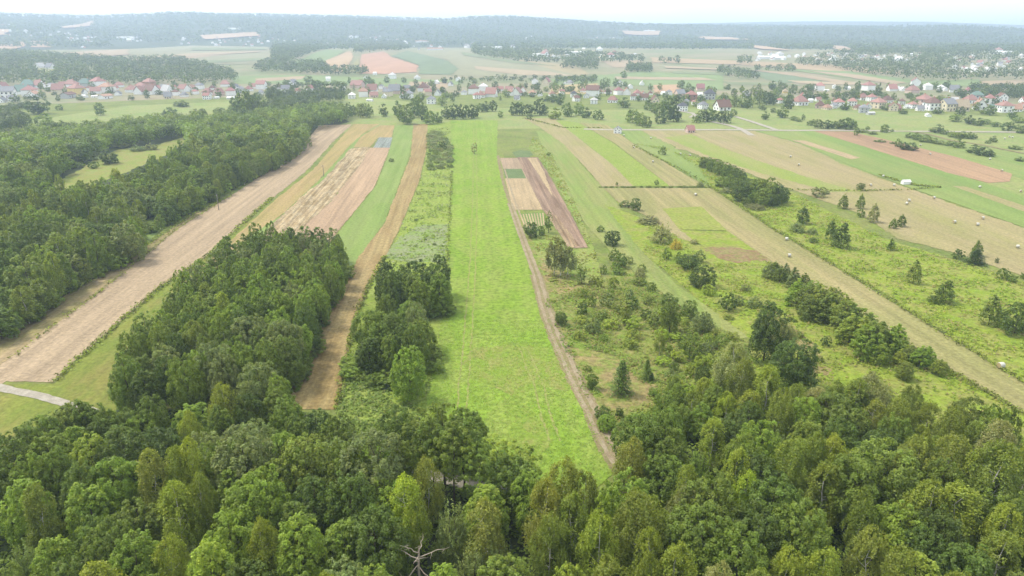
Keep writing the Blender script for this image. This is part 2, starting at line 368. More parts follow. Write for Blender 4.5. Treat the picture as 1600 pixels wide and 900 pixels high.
# ---- the central meadow and its track
MEADOW = [(704, 188), (778, 188), (776, 240), (786, 290), (801, 335), (822, 390), (842, 450), (862, 500), (882, 560), (905, 610), (935, 680), (960, 740), (900, 790), (740, 790), (640, 690), (664, 640), (690, 500), (699, 410), (706, 268)]
field('bright_grass_field', MEADOW, M_MEADOW, 5)
field('dry_patch_field', [(740, 545), (790, 535), (860, 540), (885, 580), (900, 612), (850, 605), (800, 620), (755, 600), (725, 570)], M_MEADOWDRY, 6, 2.0)
field('dry_patch_field', [(800, 640), (850, 650), (862, 690), (830, 720), (790, 690)], M_MEADOWDRY, 6, 2.0)
field('verge_field', [(776, 240), (800, 330), (850, 460), (905, 600), (960, 735), (1000, 735), (945, 640), (905, 570), (880, 500), (850, 400), (810, 310), (786, 240)], M_SCRUB, 4)
TRACK = [(778, 243), (784, 275), (797, 318), (815, 368), (838, 430), (851, 478), (868, 525), (885, 562), (908, 612), (930, 655), (952, 700), (985, 755), (1010, 800)]
M_TYRE = ground_mat('pressed_grass', srgb(184, 194, 104), srgb(174, 194, 92), srgb(196, 190, 122), big=0.3, fine=1.2, mott=0.3, amt3=0.8)
for o in (-.9, .9): ribbon('tyre_mark_path', [(818, 545), (830, 575), (842, 606), (850, 640), (868, 690)], 0.4, M_TYRE, 7, 0.3, o)
for o in (-.9, .9): ribbon('tyre_mark_path', [(742, 200), (742, 300), (738, 420), (728, 560), (720, 660)], 0.35, M_TYRE, 7, 0.3, o)
ribbon('sandy_track_path', TRACK[:6], 1.5, M_TRACK, 7, 0.35)
ribbon('sandy_track_path', TRACK[4:], 3.6, M_TRACK, 7, 0.45)
ribbon('wheel_rut_path', TRACK[2:], 0.9, M_RUT, 8, 0.2, 0.8)
ribbon('wheel_rut_path', TRACK[2:], 0.8, M_RUT, 8, 0.2, -0.8)
ribbon('plot_edge_path', [(783, 262), (797, 310), (813, 352)], 0.7, M_RUT, 8, 0.15, 1.6)
# ---- plots right of the track
field('pale_stubble_field', [(781, 247), (818, 247), (832, 280), (822, 280), (815, 264), (786, 264)], stub('plot_stubble', srgb(208, 182, 150), aC), 6, 0.15)
field('clover_plot_field', [(786, 264), (815, 264), (822, 279), (790, 279)], M_DARKGRASS, 7, 0.1)
field('straw_plot_field', [(789, 279), (824, 279), (848, 328), (802, 328)], M_PALE, 7, 0.1)
field('ploughed_field', [(808, 246), (840, 246), (862, 280), (892, 335), (919, 387), (888, 388), (866, 352), (848, 328), (824, 279)], M_PLOUGH, 8, 0.25)
field('straw_streak_field', [(824, 247), (838, 247), (850, 268), (864, 308), (846, 280)], M_PALE, 9, 0.3)
field('straw_streak_field', [(850, 328), (872, 340), (906, 384), (890, 388), (868, 356)], ground_mat('streaky_soil', srgb(205, 178, 140), srgb(170, 138, 108), srgb(215, 190, 150), ang=heading((910, 385), (835, 250)), line=0.4, lscale=0.9, stretch=10, big=0.2), 9, 0.4)
field('round_grass_field', [(800, 238), (812, 235), (828, 236), (833, 242), (826, 246), (806, 246)], M_DARKGRASS, 9, 0.2)
M_ROWS = ground_mat('row_crop_green', srgb(150, 180, 92), srgb(140, 170, 84), None)
field('row_crop_field', [(811, 334), (850, 332), (852, 352), (822, 362)], M_ROWS, 7, 0.1)
for i in range(9):
    t = i / 8
    ribbon('straw_row_path', [(813 + 35 * t, 335 - 2 * t), (822 + 28 * t, 360 - 8 * t)], 0.5, M_PALE, 8, 0.08)
# ---- strips right of the plots
field('grassy_field', [(832, 215), (862, 240), (900, 320), (930, 395), (945, 450), (900, 500), (870, 480), (845, 420), (830, 370), (850, 365), (885, 392), (922, 388), (895, 335), (865, 280), (842, 246), (826, 232)], ground_mat('rough_verge', srgb(176, 194, 92), srgb(160, 188, 84), srgb(196, 186, 124), ang=aR, big=0.06, fine=0.9, stretch=3, mott=0.3), 4, 0.5)
field('mown_strip_field', [(838, 205), (872, 205), (908, 258), (945, 296), (965, 318), (1005, 395), (1060, 448), (1130, 495), (1172, 528), (1140, 532), (1080, 490), (1010, 440), (960, 400), (915, 350), (880, 290), (852, 240)], ground_mat('mown_grass_strip', srgb(166, 188, 96), srgb(180, 190, 106), srgb(192, 186, 120), ang=aR, big=0.05, stretch=6, line=0.1, lscale=0.4), 5, 0.3)
field('dry_strip_field', [(818, 185), (868, 185), (915, 225), (955, 255), (992, 291), (941, 292), (912, 258), (880, 225), (845, 200)], M_TAN, 6, 0.3)
field('lime_strip_field', [(868, 188), (905, 192), (960, 225), (1047, 291), (990, 291), (955, 256), (915, 224)], M_LIME, 6, 0.3)
field('hay_strip_field', [(905, 192), (950, 196), (990, 225), (1102, 291), (1047, 291), (962, 225)], M_TANSTRIP, 7, 0.3)
field('grassy_strip_field', [(950, 197), (1010, 200), (1060, 235), (1095, 262), (1110, 290), (1100, 289), (992, 225)], M_GREENR, 6, 0.3)
field('rough_lime_field', [(990, 225), (1040, 230), (1090, 262), (1110, 292), (1170, 330), (1200, 352), (1370, 452), (1475, 522), (1620, 610), (1680, 640), (1680, 470), (1600, 440), (1500, 410), (1380, 372), (1240, 302), (1110, 250)], M_ROUGHLIME, 5, 0.8)
field('dry_grass_field', [(1000, 203), (1180, 205), (1250, 225), (1330, 262), (1440, 302), (1600, 356), (1680, 385), (1680, 470), (1600, 432), (1480, 392), (1400, 372), (1340, 332), (1220, 290), (1130, 256), (1060, 232)], M_TAN, 6, 1.2)
field('green_band_field', [(1080, 210), (1140, 236), (1240, 270), (1340, 300), (1300, 300), (1180, 268), (1110, 245), (1040, 215)], ground_mat('yellow_green', srgb(186, 198, 100), srgb(174, 194, 92), srgb(196, 192, 124), ang=aRR, big=0.03, stretch=5), 7, 1.0)
field('hay_field', [(1180, 205), (1280, 205), (1480, 268), (1600, 305), (1680, 330), (1680, 384), (1600, 355), (1440, 300), (1330, 260), (1250, 224)], M_GREENR, 7, 0.4)
field('orange_stubble_field', [(1272, 205), (1328, 206), (1400, 222), (1500, 247), (1582, 272), (1578, 284), (1545, 286), (1480, 270), (1400, 245)], M_ORANGE, 8, 0.3)
field('hay_field', [(1330, 206), (1420, 206), (1680, 262), (1680, 310), (1584, 275), (1500, 247)], M_GREENR, 7, 0.4)
field('thin_stubble_field', [(1236, 219), (1258, 220), (1345, 247), (1330, 249)], M_PALE, 8, 0.3)
field('thin_stubble_field', [(1488, 291), (1510, 292), (1612, 326), (1680, 345), (1680, 356), (1600, 331)], M_TAN, 8, 0.4)
field('mown_hay_field', [(943, 294), (1112, 294), (1150, 320), (1200, 354), (1362, 452), (1470, 520), (1600, 600), (1720, 680), (1720, 730), (1600, 646), (1500, 590), (1400, 528), (1300, 466), (1200, 410), (1135, 362), (1095, 326), (1035, 326), (1015, 340), (968, 318)], M_TANSTRIP, 7, 0.3)
field('mown_hay_field', [(1000, 322), (1045, 325), (1065, 358), (1110, 386), (1060, 372), (1015, 345)], M_TAN, 6, 0.8)
field('lime_field', [(1035, 326), (1096, 323), (1137, 361), (1062, 359)], ground_mat('yellow_lime', srgb(184, 194, 92), srgb(174, 190, 84), srgb(192, 190, 108), big=0.08, fine=0.8, mott=0.3), 8, 0.3)
field('green_plot_field', [(1062, 360), (1138, 362), (1195, 402), (1170, 392), (1112, 394)], M_ROUGHLIME, 7, 0.5)
field('scrub_field', [(945, 320), (1015, 345), (1065, 372), (1110, 390), (1140, 364), (1200, 412), (1300, 468), (1400, 530), (1500, 592), (1620, 660), (1620, 720), (1300, 690), (1180, 640), (1172, 530), (1100, 475), (1005, 395)], M_ROUGHLIME, 5, 0.8)
field('bare_patch_field', [(1100, 388), (1140, 384), (1180, 392), (1204, 406), (1160, 412), (1120, 406)], M_BURNT, 8, 2.2)
field('scrub_field', [(850, 470), (945, 440), (960, 402), (1010, 442), (1080, 492), (1170, 535), (1180, 640), (1060, 690), (980, 740), (940, 680), (905, 600), (870, 520)], M_SCRUB, 5, 0.6)
M_DRYSCRUB = ground_mat('dry_scrub_grass', srgb(196, 178, 118), srgb(158, 178, 80), srgb(190, 168, 116), big=0.16, fine=0.9, mott=0.35, bump=0.7, amt3=0.7)
field('dry_grass_field', [(895, 545), (925, 548), (965, 560), (985, 590), (1020, 605), (1000, 640), (960, 640), (930, 610)], M_DRYSCRUB, 6, 3.0)
field('dry_grass_field', [(845, 400), (868, 420), (905, 440), (950, 452), (930, 468), (880, 465), (858, 455)], M_DRYSCRUB, 6, 2.5)
field('dry_grass_field', [(1190, 470), (1230, 500), (1290, 560), (1300, 590), (1270, 580), (1230, 540)], M_DRYSCRUB, 6, 2.5)
field('clearing_field', [(70, 292), (130, 262), (150, 246), (185, 234), (240, 228), (285, 215), (292, 222), (245, 250), (190, 272), (130, 296)], ground_mat('clearing_grass', srgb(180, 190, 100), srgb(170, 188, 86), srgb(200, 176, 120), big=0.06), 4, 1.0)
FARSTRIPS = [([(225, 90), (330, 84), (415, 82), (330, 87), (230, 94)], 0), ([(250, 98), (330, 95), (420, 91), (415, 95), (300, 101)], 1), ([(300, 76), (410, 76), (418, 79), (300, 80)], 1), ([(720, 82), (800, 95), (870, 104), (800, 99), (724, 87)], 1), ([(740, 104), (860, 113), (900, 119), (820, 118), (744, 109)], 0), ([(1040, 104), (1120, 107), (1130, 110), (1040, 107)], 0), ([(1050, 112), (1130, 114), (1140, 118), (1052, 115)], 1), ([(960, 120), (1100, 122), (1120, 126), (960, 124)], 0), ([(1130, 128), (1220, 130), (1260, 134), (1140, 133)], 1), ([(1230, 126), (1330, 130), (1380, 134), (1250, 131)], 0)]
# ---- roads
ribbon('gravel_road', [(-80, 585), (0, 606), (50, 617), (98, 630), (150, 646)], 2.1, M_GRAVEL, 8, 0.3)
ribbon('gravel_road', [(480, 706), (520, 716), (620, 735), (690, 748), (765, 765), (860, 790)], 2.8, M_GRAVEL, 8, 0.15)
ribbon('country_road', [(912, 202), (960, 203), (1060, 203), (1160, 203), (1230, 204), (1330, 204), (1420, 205.5), (1500, 206), (1600, 207), (1680, 208)], 6.5, M_GRAVEL, 10, 0.15)
ribbon('side_road', [(1110, 190), (1150, 199), (1175, 212)], 4.5, M_GRAVEL, 11, 0.15)
ribbon('side_road', [(1056, 173), (1085, 178), (1080, 184)], 5, M_GRAVEL, 11, 0.15)
ribbon('side_road', [(1148, 182), (1180, 192), (1212, 203)], 4.5, M_GRAVEL, 11, 0.15)
ribbon('side_road', [(1400, 205), (1440, 208), (1490, 220), (1530, 226), (1600, 240)], 3.0, M_TRACK, 11, 0.3)
# ---- fields beyond the village
def ff(name, pxs, col, c2=None, layer=3): field(name, pxs, ground_mat(name, col, c2 or tuple(v * 0.9 for v in col), tuple(min(1, v * 1.1) for v in col), big=0.01, fine=0.06, mott=0.06, bump=0, stretch=4), layer, 0.8)
PAPINK, PALEG, DEEPG, TANF, LGREEN = (0.34, 0.20, 0.13), (0.21, 0.20, 0.115), (0.135, 0.17, 0.09), (0.29, 0.22, 0.14), (0.16, 0.205, 0.08)
ff('far_green_field', [(355, 119), (475, 117), (560, 121), (720, 126), (720, 132), (640, 136), (470, 131), (370, 131)], LGREEN)
ff('far_tan_field', [(640, 128), (700, 128), (700, 138), (640, 138)], TANF, layer=4)
ff('far_tan_field', [(400, 123), (480, 119), (470, 124), (400, 128)], TANF, layer=4)
ff('far_pink_field', [(560, 115), (565, 86), (600, 81), (612, 90), (655, 103), (650, 113), (600, 116)], PAPINK, layer=4)
ff('far_pink_field', [(508, 96), (548, 80), (552, 90), (540, 112), (520, 113)], (0.34, 0.24, 0.14), layer=4)
ff('far_green_field', [(455, 100), (510, 78), (540, 80), (512, 96), (500, 108)], LGREEN, layer=3)
ff('far_pale_field', [(540, 113), (560, 92), (562, 115)], (0.25, 0.23, 0.10), layer=5)
ff('far_deep_green_field', [(612, 88), (636, 80), (700, 96), (716, 108), (706, 117), (655, 116), (655, 102)], DEEPG, layer=4)
ff('far_pale_field', [(622, 82), (730, 77), (800, 92), (880, 100), (922, 116), (905, 122), (800, 120), (706, 118), (716, 107), (698, 94)], PALEG, layer=3)
ff('far_tan_field', [(800, 93), (900, 103), (922, 116), (905, 118), (860, 108)], (0.27, 0.22, 0.12), layer=4)
ff('far_pale_field', [(180, 78), (300, 72), (420, 74), (424, 90), (400, 100), (280, 102), (215, 92)], PALEG, layer=3)
ff('far_tan_field', [(195, 92), (300, 84), (420, 80), (300, 92), (220, 97)], TANF, layer=4)
ff('far_tan_field', [(95, 84), (150, 80), (200, 78), (200, 86), (150, 90), (110, 90)], TANF, layer=4)
ff('far_pink_field', [(-60, 82), (0, 71), (42, 65), (40, 73), (0, 80), (-60, 88)], (0.34, 0.22, 0.13), layer=4)
ff('far_pink_field', [(48, 65), (80, 65), (80, 75), (48, 75)], (0.34, 0.22, 0.13), layer=4)
ff('far_clearing_field', [(56, 107), (70, 104), (92, 106), (88, 112), (66, 118), (56, 114)], (0.25, 0.24, 0.10), layer=4)
ff('far_green_field', [(860, 124), (1000, 112), (1130, 118), (1130, 140), (1000, 134), (870, 134)], LGREEN, layer=3)
ff('far_tan_field', [(860, 134), (935, 130), (935, 146), (860, 148)], (0.32, 0.25, 0.12), layer=4)
ff('far_pink_field', [(1022, 133), (1065, 132), (1058, 146), (1022, 146)], (0.34, 0.22, 0.13), layer=4)
ff('far_tan_field', [(940, 96), (1000, 94), (1010, 104), (960, 106)], TANF, layer=3)
ff('far_tan_field', [(1016, 90), (1150, 95), (1340, 104), (1420, 116), (1300, 112), (1150, 101), (1020, 98)], (0.30, 0.22, 0.13), layer=3)
ff('far_deep_green_field', [(1165, 112), (1230, 116), (1290, 128), (1220, 130), (1190, 122)], DEEPG, layer=4)
ff('far_tan_field', [(1165, 109), (1240, 114), (1350, 131), (1330, 133), (1240, 119)], TANF, layer=5)
ff('far_green_field', [(1220, 108), (1330, 112), (1440, 127), (1400, 131), (1310, 120)], LGREEN, layer=3)
ff('far_tan_field', [(1260, 111), (1330, 116), (1420, 130), (1395, 132), (1320, 120)], TANF, layer=5)
ff('far_tan_field', [(1530, 127), (1660, 124), (1660, 134), (1540, 136)], TANF, layer=4)
ff('far_green_field', [(1420, 128), (1530, 124), (1530, 134), (1460, 136)], LGREEN, layer=3)
for q, i in FARSTRIPS: ff('far_strip_field', q, ((0.30, 0.235, 0.15), (0.16, 0.18, 0.09))[i], layer=6)
HILL_CLEAR = [[(95, 43), (145, 34), (145, 41), (100, 46)], [(310, 57), (398, 52), (408, 57), (322, 63)], [(968, 49), (1032, 50), (1032, 56), (978, 55)],
              [(1085, 58), (1145, 60), (1178, 64), (1105, 63)], [(1165, 71), (1200, 74), (1236, 80), (1190, 78)], [(1297, 72), (1320, 74), (1342, 80), (1310, 81)], [(1430, 70), (1474, 81), (1432, 81)], [(-40, 47), (14, 48), (10, 56), (-40, 58)]]
for q in HILL_CLEAR: ff('hill_clearing_field', q, (0.36, 0.25, 0.16), layer=6)
# ------------------------------------------------------------------ tree prototypes (metres)
LEAF = leaf_mat('leaf')
LEAFS = leaf_mat('leaf_mixed', attr='col')
BARK = plain('bark', (0.075, 0.058, 0.042), 0.9, 0.1, 0.35, 3.0)
BIRCHBARK = plain('birch_bark', (0.50, 0.47, 0.42), 0.8, 0.2, 0.35, 1.6)
DEADWOOD = plain('dead_wood', (0.34, 0.28, 0.22), 0.85, 0.15, 0.25, 2.0)

def unit(a): return a / (np.linalg.norm(a, axis=1, keepdims=True) + 1e-9)
def leaf_quads(c, n, size, aspect, rg):
    u = unit(np.cross(n, rg.normal(size=n.shape))); v = np.cross(n, u)
    s = (size * rg.uniform(0.7, 1.3, len(c)))[:, None] * 0.5
    Vv = np.stack([c + u * s, c + v * s * aspect, c - u * s, c - v * s * aspect], 1).reshape(-1, 3)
    return Vv, np.arange(len(Vv)).reshape(-1, 4)
def crown_mesh(c, n, size, aspect, v, h, rg, mat=None):
    V, Q = leaf_quads(c, n, size, aspect, rg)
    return mesh_np('crown', V, Q, mat or LEAF, {'v': np.clip(v, 0, 1), 'h': np.clip(h, 0, 1)})
def clump_leaves(pos, outw, s, per, rg, zs=1.0, up=0.5, out=0.7):
    """Leaves on the outer and upper side of every clump."""
    k = len(pos)
    i = np.repeat(np.arange(k), per)
    d = unit(rg.normal(size=(len(i), 3)) * 0.8 + outw[i] * out + np.array([0, 0, up]))
    r = s[i] * rg.uniform(0.25, 1, len(i)) ** (1 / 2.2)
    c = pos[i] + d * r[:, None] * np.array([1, 1, zs])
    n = unit(d * 0.9 + np.array([0, 0, 0.55]) + 0.55 * rg.normal(size=d.shape))
    return c, n, i
def egg(t, lo=0.4):
    return np.sqrt(np.clip(np.where(t > lo, 1 - ((t - lo) / (1 - lo)) ** 2, 1 - ((lo - t) / (lo + 0.12)) ** 2), 0, 1))
def trunk_mesh(Ht, r0, rg, limbs=8, zb=0.2, Rr=3.0, bark=None, stems=1, lean=0.25):
    parts = []
    for s in range(stems):
        a = rg.uniform(0, 6.28); off = np.array([math.cos(a), math.sin(a), 0]) * (0.5 if stems > 1 else 0)
        p = [off + np.array([0, 0, -0.3])]
        k = 6
        for i in range(1, k + 1):
            p.append(off * (1 + 1.6 * i / k) + np.array([rg.normal() * lean * i / k, rg.normal() * lean * i / k, Ht * 0.9 * i / k]))
        rad = [r0 * (1.25 if i == 0 else 1) * (1 - 0.86 * i / k) for i in range(k + 1)]
        parts.append(tube(p, rad, 7))
        for j in range(limbs):
            t = zb + (0.85 - zb) * (j + rg.random()) / limbs
            i = t * k; i0 = int(i); b = p[i0] + (p[min(i0 + 1, k)] - p[i0]) * (i - i0)
            a = rg.uniform(0, 6.28); L = Rr * (0.85 - 0.45 * t) * rg.uniform(0.6, 0.95)
            e = b + np.array([math.cos(a) * L, math.sin(a) * L, L * rg.uniform(0.4, 0.9)])
            m = (b + e) / 2 + np.array([0, 0, -0.12 * L])
            rr = r0 * (1 - 0.86 * t) * 0.5
            parts.append(tube([b, m, e], [rr, rr * 0.6, rr * 0.2], 5))
    V, Q = join(parts)
    return mesh_np('trunk', V, Q, bark or BARK, smooth=True)

class Proto: pass
def mk(crown, trunk, Ht, Rr):
    p = Proto(); p.crown, p.trunk, p.H, p.R = crown, trunk, Ht, Rr; return p

def broadleaf(seed, Ht=11, Rr=3.4, nl=9000, size=0.32, zb=0.16, nc=150, lump=0.45, spire=0.0, sparse=0.0, cs=(0.55, 1.0), stems=1, zs=1.0, r0=0.17):
    rg = np.random.default_rng(seed)
    t = rg.uniform(0.02, 1, nc * 4); r = egg(t, 0.38)
    keep = rg.random(len(t)) < (0.25 + 0.75 * r); t = t[keep][:nc]; r = r[keep][:nc]; nc = len(t)
    a = rg.uniform(0, 2 * math.pi, nc)
    # boughs: the envelope swells towards a dozen bough directions and sinks between them
    nb = 13
    bd = unit(rg.normal(size=(nb, 3)) * np.array([1, 1, 0.75]) + np.array([0, 0, 0.25]))
    d3 = unit(np.c_[np.cos(a) * np.maximum(r, .15), np.sin(a) * np.maximum(r, .15), (t - 0.42) * 1.7])
    near = (d3 @ bd.T).max(1)
    sw = 1 - lump * np.clip((0.97 - near) / 0.45, 0, 1)
    depth = np.where(rg.random(nc) < 0.22, rg.uniform(0.35, 0.7, nc), rg.uniform(0.82, 1.02, nc)) * sw
    z0, zt = Ht * zb, Ht
    core = z0 + (zt - z0) * 0.42
    pos = np.c_[np.cos(a) * r * Rr * depth, np.sin(a) * r * Rr * depth, core + (z0 + (zt - z0) * t - core) * (0.35 + 0.65 * depth)]
    if spire: pos[:, :2] *= (1 - spire * np.clip(t, 0, 1))[:, None]
    outw = unit(np.c_[pos[:, :2] * 1.2, pos[:, 2] - core])
    s = rg.uniform(cs[0], cs[1], nc) * (1 - 0.35 * t) * Rr / 3.4
    per = max(4, int(nl / nc))
    c, n, i = clump_leaves(pos, outw, s, per, rg, zs=zs)
    v = 0.5 + 0.13 * rg.normal(size=nc)[i] + 0.13 * rg.normal(size=len(i))
    h = np.clip(0.25 + 0.25 * rg.normal(size=nc)[i] + 0.15 * rg.normal(size=len(i)), 0, 1)
    return mk(crown_mesh(c, n, size, 0.62, v, h, rg), trunk_mesh(Ht, r0, rg, 9, max(zb, .12), Rr, stems=stems), Ht, Rr)
def birch(seed, Ht=12, Rr=2.5, ns=520, per=18, size=0.24, zb=0.2, hang=1.5):
    rg = np.random.default_rng(seed)
    t = rg.uniform(0, 1, ns * 3); r = egg(t, 0.3) * (1 - 0.25 * t); k = rg.random(len(t)) < 0.2 + 0.8 * r; t, r = t[k][:ns], r[k][:ns]; ns = len(t)
    nbr = 34
    ba = rg.uniform(0, 2 * math.pi, nbr); bt = np.sort(rg.uniform(0, 1, nbr))
    j = np.abs(bt[None, :] - t[:, None] + 0.05 * rg.normal(size=(ns, nbr))).argmin(1)        # strands gather on boughs
    a = ba[j] + 0.34 * rg.normal(size=ns)
    dep = rg.uniform(0.3, 1.0, ns) ** 0.6 * rg.uniform(0.62, 1.12, nbr)[j]
    z = Ht * (zb + (1 - zb) * (0.12 + 0.88 * t))
    st = np.c_[np.cos(a) * r * Rr * dep, np.sin(a) * r * Rr * dep, z]
    i = np.repeat(np.arange(ns), per)
    q = np.tile(np.linspace(0, 1, per), ns) + 0.05 * rg.normal(size=ns * per)
    L = (hang * rg.uniform(0.6, 1.2, ns) * (1 - 0.5 * t))[i]
    ow = np.c_[np.cos(a), np.sin(a), np.zeros(ns)][i]
    c = st[i] + ow * (0.35 * np.sqrt(np.clip(q, 0, 1)))[:, None] - np.array([0, 0, 1]) * (L * q)[:, None] + 0.13 * rg.normal(size=(len(i), 3))
    n = unit(ow * 0.7 + np.array([0, 0, 0.45]) + 0.7 * rg.normal(size=c.shape))
    v = 0.5 + 0.14 * rg.normal(size=ns)[i] + 0.12 * rg.normal(size=len(i))
    h = np.clip(0.35 + 0.25 * rg.normal(size=ns)[i] + 0.4 * (t[i] - 0.5), 0, 1)
    return mk(crown_mesh(c, n, size, 0.55, v, h, rg), trunk_mesh(Ht, 0.12, rg, 10, 0.3, Rr, BIRCHBARK), Ht, Rr)
def willow(seed, Ht=6, Rr=3.4, ns=300, per=26, size=0.3, bark=None):
    rg = np.random.default_rng(seed)
    d = unit(rg.normal(size=(ns, 3)) * np.array([1, 1, 0.8]) + np.array([0, 0, 0.55])); d[:, 2] = np.abs(d[:, 2]) * 0.95 + 0.05
    lob = np.array([mnoise.noise(Vector(x * 1.7) + Vector((seed * 3.1, 0, 0))) for x in d])
    L = (0.86 + 0.35 * lob + 0.08 * rg.normal(size=ns))
    end = d * L[:, None] * np.array([Rr, Rr, Ht * 0.95])
    i = np.repeat(np.arange(ns), per); q = rg.uniform(0.45, 1, len(i)) ** 0.7
    c = end[i] * q[:, None] + np.array([0, 0, 0.15 * Ht]) * (q * (1 - q) * 2)[:, None] + rg.normal(size=(len(i), 3)) * 0.16 * (1.3 - q)[:, None] * Rr / 2
    c[:, 2] = np.maximum(c[:, 2], 0.1)
    n = unit(d[i] * 0.7 + np.array([0, 0, 0.5]) + 0.6 * rg.normal(size=c.shape))
    v = 0.5 + 0.13 * rg.normal(size=ns)[i] + 0.12 * rg.normal(size=len(i))
    h = np.clip(0.2 + 0.2 * rg.normal(size=ns)[i], 0, 1)
    return mk(crown_mesh(c, n, size, 0.42, v, h, rg), trunk_mesh(Ht, 0.12, rg, 4, 0.1, Rr, bark, stems=3), Ht, Rr)
def spruce(seed, Ht=8, Rr=2.2, lev=15, br=11, per=26, size=0.28):
    rg = np.random.default_rng(seed); cs, ns, vs = [], [], []
    for l in range(lev):
        t = (l + 0.5) / lev; z = Ht * (0.06 + 0.92 * t); rad = Rr * (1 - t) ** 0.85 + 0.12
        for b in range(br):
            a = 2 * math.pi * (b + rg.random()) / br; rr = rad * rg.uniform(0.75, 1.1)
            q = rg.uniform(0.15, 1, per)
            p = np.c_[np.cos(a) * rr * q, np.sin(a) * rr * q, z - 0.32 * rr * q ** 1.5 + 0.1 * q ** 3 * rr] + rg.normal(size=(per, 3)) * np.array([.11, .11, .06])
            cs.append(p); ns.append(np.tile([math.cos(a) * 0.5, math.sin(a) * 0.5, 0.8], (per, 1)) + 0.4 * rg.normal(size=(per, 3)))
            vs.append(0.45 + 0.12 * rg.normal() + 0.12 * rg.normal(size=per) + 0.15 * (q - 0.5))
    c, n, v = np.concatenate(cs), unit(np.concatenate(ns)), np.concatenate(vs)
    return mk(crown_mesh(c, n, size, 0.5, v, np.full(len(c), 0.08), rg), trunk_mesh(Ht, 0.13, rg, 2, 0.3, 0.8), Ht, Rr)

NEAR = 165.0
PR = {   # species: (near protos, mid protos, far protos)
 'alder': ([broadleaf(10 + i, 11, 3.4, 15000, 0.27, 0.05, 330, 0.5, spire=0.1 + 0.12 * (i % 3), zs=1.3, cs=(0.35, 0.8)) for i in range(4)],
           [broadleaf(20 + i, 11, 3.4, 5200, 0.42, 0.02, 190, 0.5, spire=0.1 + 0.12 * (i % 3), zs=1.25, cs=(0.42, 0.85)) for i in range(4)],
           [broadleaf(30 + i, 11, 3.4, 750, 1.05, 0.02, 60, 0.42, cs=(0.7, 1.2)) for i in range(3)]),
 'broad': ([broadleaf(40 + i, 10, 4.0, 16500, 0.28, 0.07, 330, 0.58, cs=(0.38, 0.85), zs=1.1) for i in range(4)],
           [broadleaf(50 + i, 10, 4.0, 5600, 0.44, 0.02, 190, 0.58, cs=(0.45, 0.9), zs=1.1) for i in range(4)],
           [broadleaf(60 + i, 10, 4.0, 800, 1.1, 0.02, 60, 0.5, cs=(0.7, 1.2)) for i in range(4)]),
 'birch': ([birch(70 + i, 12, 2.5 + 0.25 * i, 620, 17) for i in range(4)],
           [birch(80 + i, 12, 2.5, 300, 11, 0.42) for i in range(3)],
           [birch(90 + i, 12, 2.7, 110, 7, 0.85) for i in range(2)]),
 'willow': ([willow(100 + i) for i in range(3)], [willow(110 + i, ns=180, per=15, size=0.45) for i in range(3)], [willow(120 + i, ns=70, per=9, size=0.9) for i in range(2)]),
 'shrub': ([broadleaf(130 + i, 4, 2.0, 2600, 0.27, 0.02, 70, 0.5, cs=(0.55, 1.05), r0=0.06) for i in range(4)],
           [broadleaf(140 + i, 4, 2.0, 1100, 0.42, 0.02, 55, 0.5, cs=(0.55, 1.05), r0=0.06) for i in range(4)],
           [broadleaf(150 + i, 4, 2.0, 300, 0.75, 0.0, 35, 0.5, cs=(0.7, 1.2), r0=0.06) for i in range(2)]),
 'cone': ([broadleaf(200 + i, 9, 2.2, 5200, 0.26, 0.0, 150, 0.5, spire=0.62, zs=1.4, cs=(0.5, 0.95), r0=0.1) for i in range(3)],
          [broadleaf(210 + i, 9, 2.2, 2600, 0.38, 0.0, 110, 0.5, spire=0.62, zs=1.4, cs=(0.55, 1.0), r0=0.1) for i in range(4)],
          [broadleaf(220 + i, 9, 2.2, 520, 0.8, 0.0, 45, 0.5, spire=0.6, zs=1.3, cs=(0.7, 1.2), r0=0.1) for i in range(2)]),
 'spruce': ([spruce(160)], [spruce(161), spruce(162)], [spruce(163, lev=9, br=7, per=9, size=0.6)]),
 'airy': ([broadleaf(170 + i, 13, 2.9, 5200, 0.27, 0.36, 95, 0.55, cs=(0.45, 0.8), r0=0.14) for i in range(3)],
          [broadleaf(180 + i, 13, 2.4, 2400, 0.42, 0.08, 100, 0.45, cs=(0.5, 0.9), zs=1.4) for i in range(2)],
          [broadleaf(190 + i, 13, 2.3, 520, 0.85, 0.06, 45, 0.5, cs=(0.6, 1.0), zs=1.4) for i in range(2)]),
}
COL = {'dark': (0.060, 0.100, 0.022), 'deep': (0.080, 0.130, 0.026), 'mid': (0.108, 0.165, 0.030), 'fresh': (0.135, 0.212, 0.034), 'lime': (0.185, 0.262, 0.040),
       'olive': (0.145, 0.178, 0.040), 'yellow': (0.190, 0.222, 0.042), 'brown': (0.168, 0.182, 0.048), 'silver': (0.140, 0.192, 0.082), 'grey': (0.180, 0.215, 0.115), 'gold': (0.34, 0.31, 0.06)}
COL = {k: (v[0] * (1.22 if k in ('olive', 'yellow', 'brown') else 1.4), v[1] * 1.3, v[2] * 0.95) for k, v in COL.items()}
CW = {'dark': 'dark', 'deep': 'deep-green', 'mid': 'green', 'fresh': 'fresh-green', 'lime': 'lime', 'olive': 'olive', 'yellow': 'yellowish', 'brown': 'brownish', 'silver': 'silvery', 'grey': 'greyish', 'gold': 'golden'}
NAMES = {'alder': 'alder_tree', 'broad': 'broadleaf_tree', 'birch': 'birch_tree', 'willow': 'willow_bush', 'shrub': 'shrub', 'spruce': 'spruce_tree', 'airy': 'poplar_tree', 'cone': 'young_tree'}
PLACED = []          # dicts; labels are written once everything stands
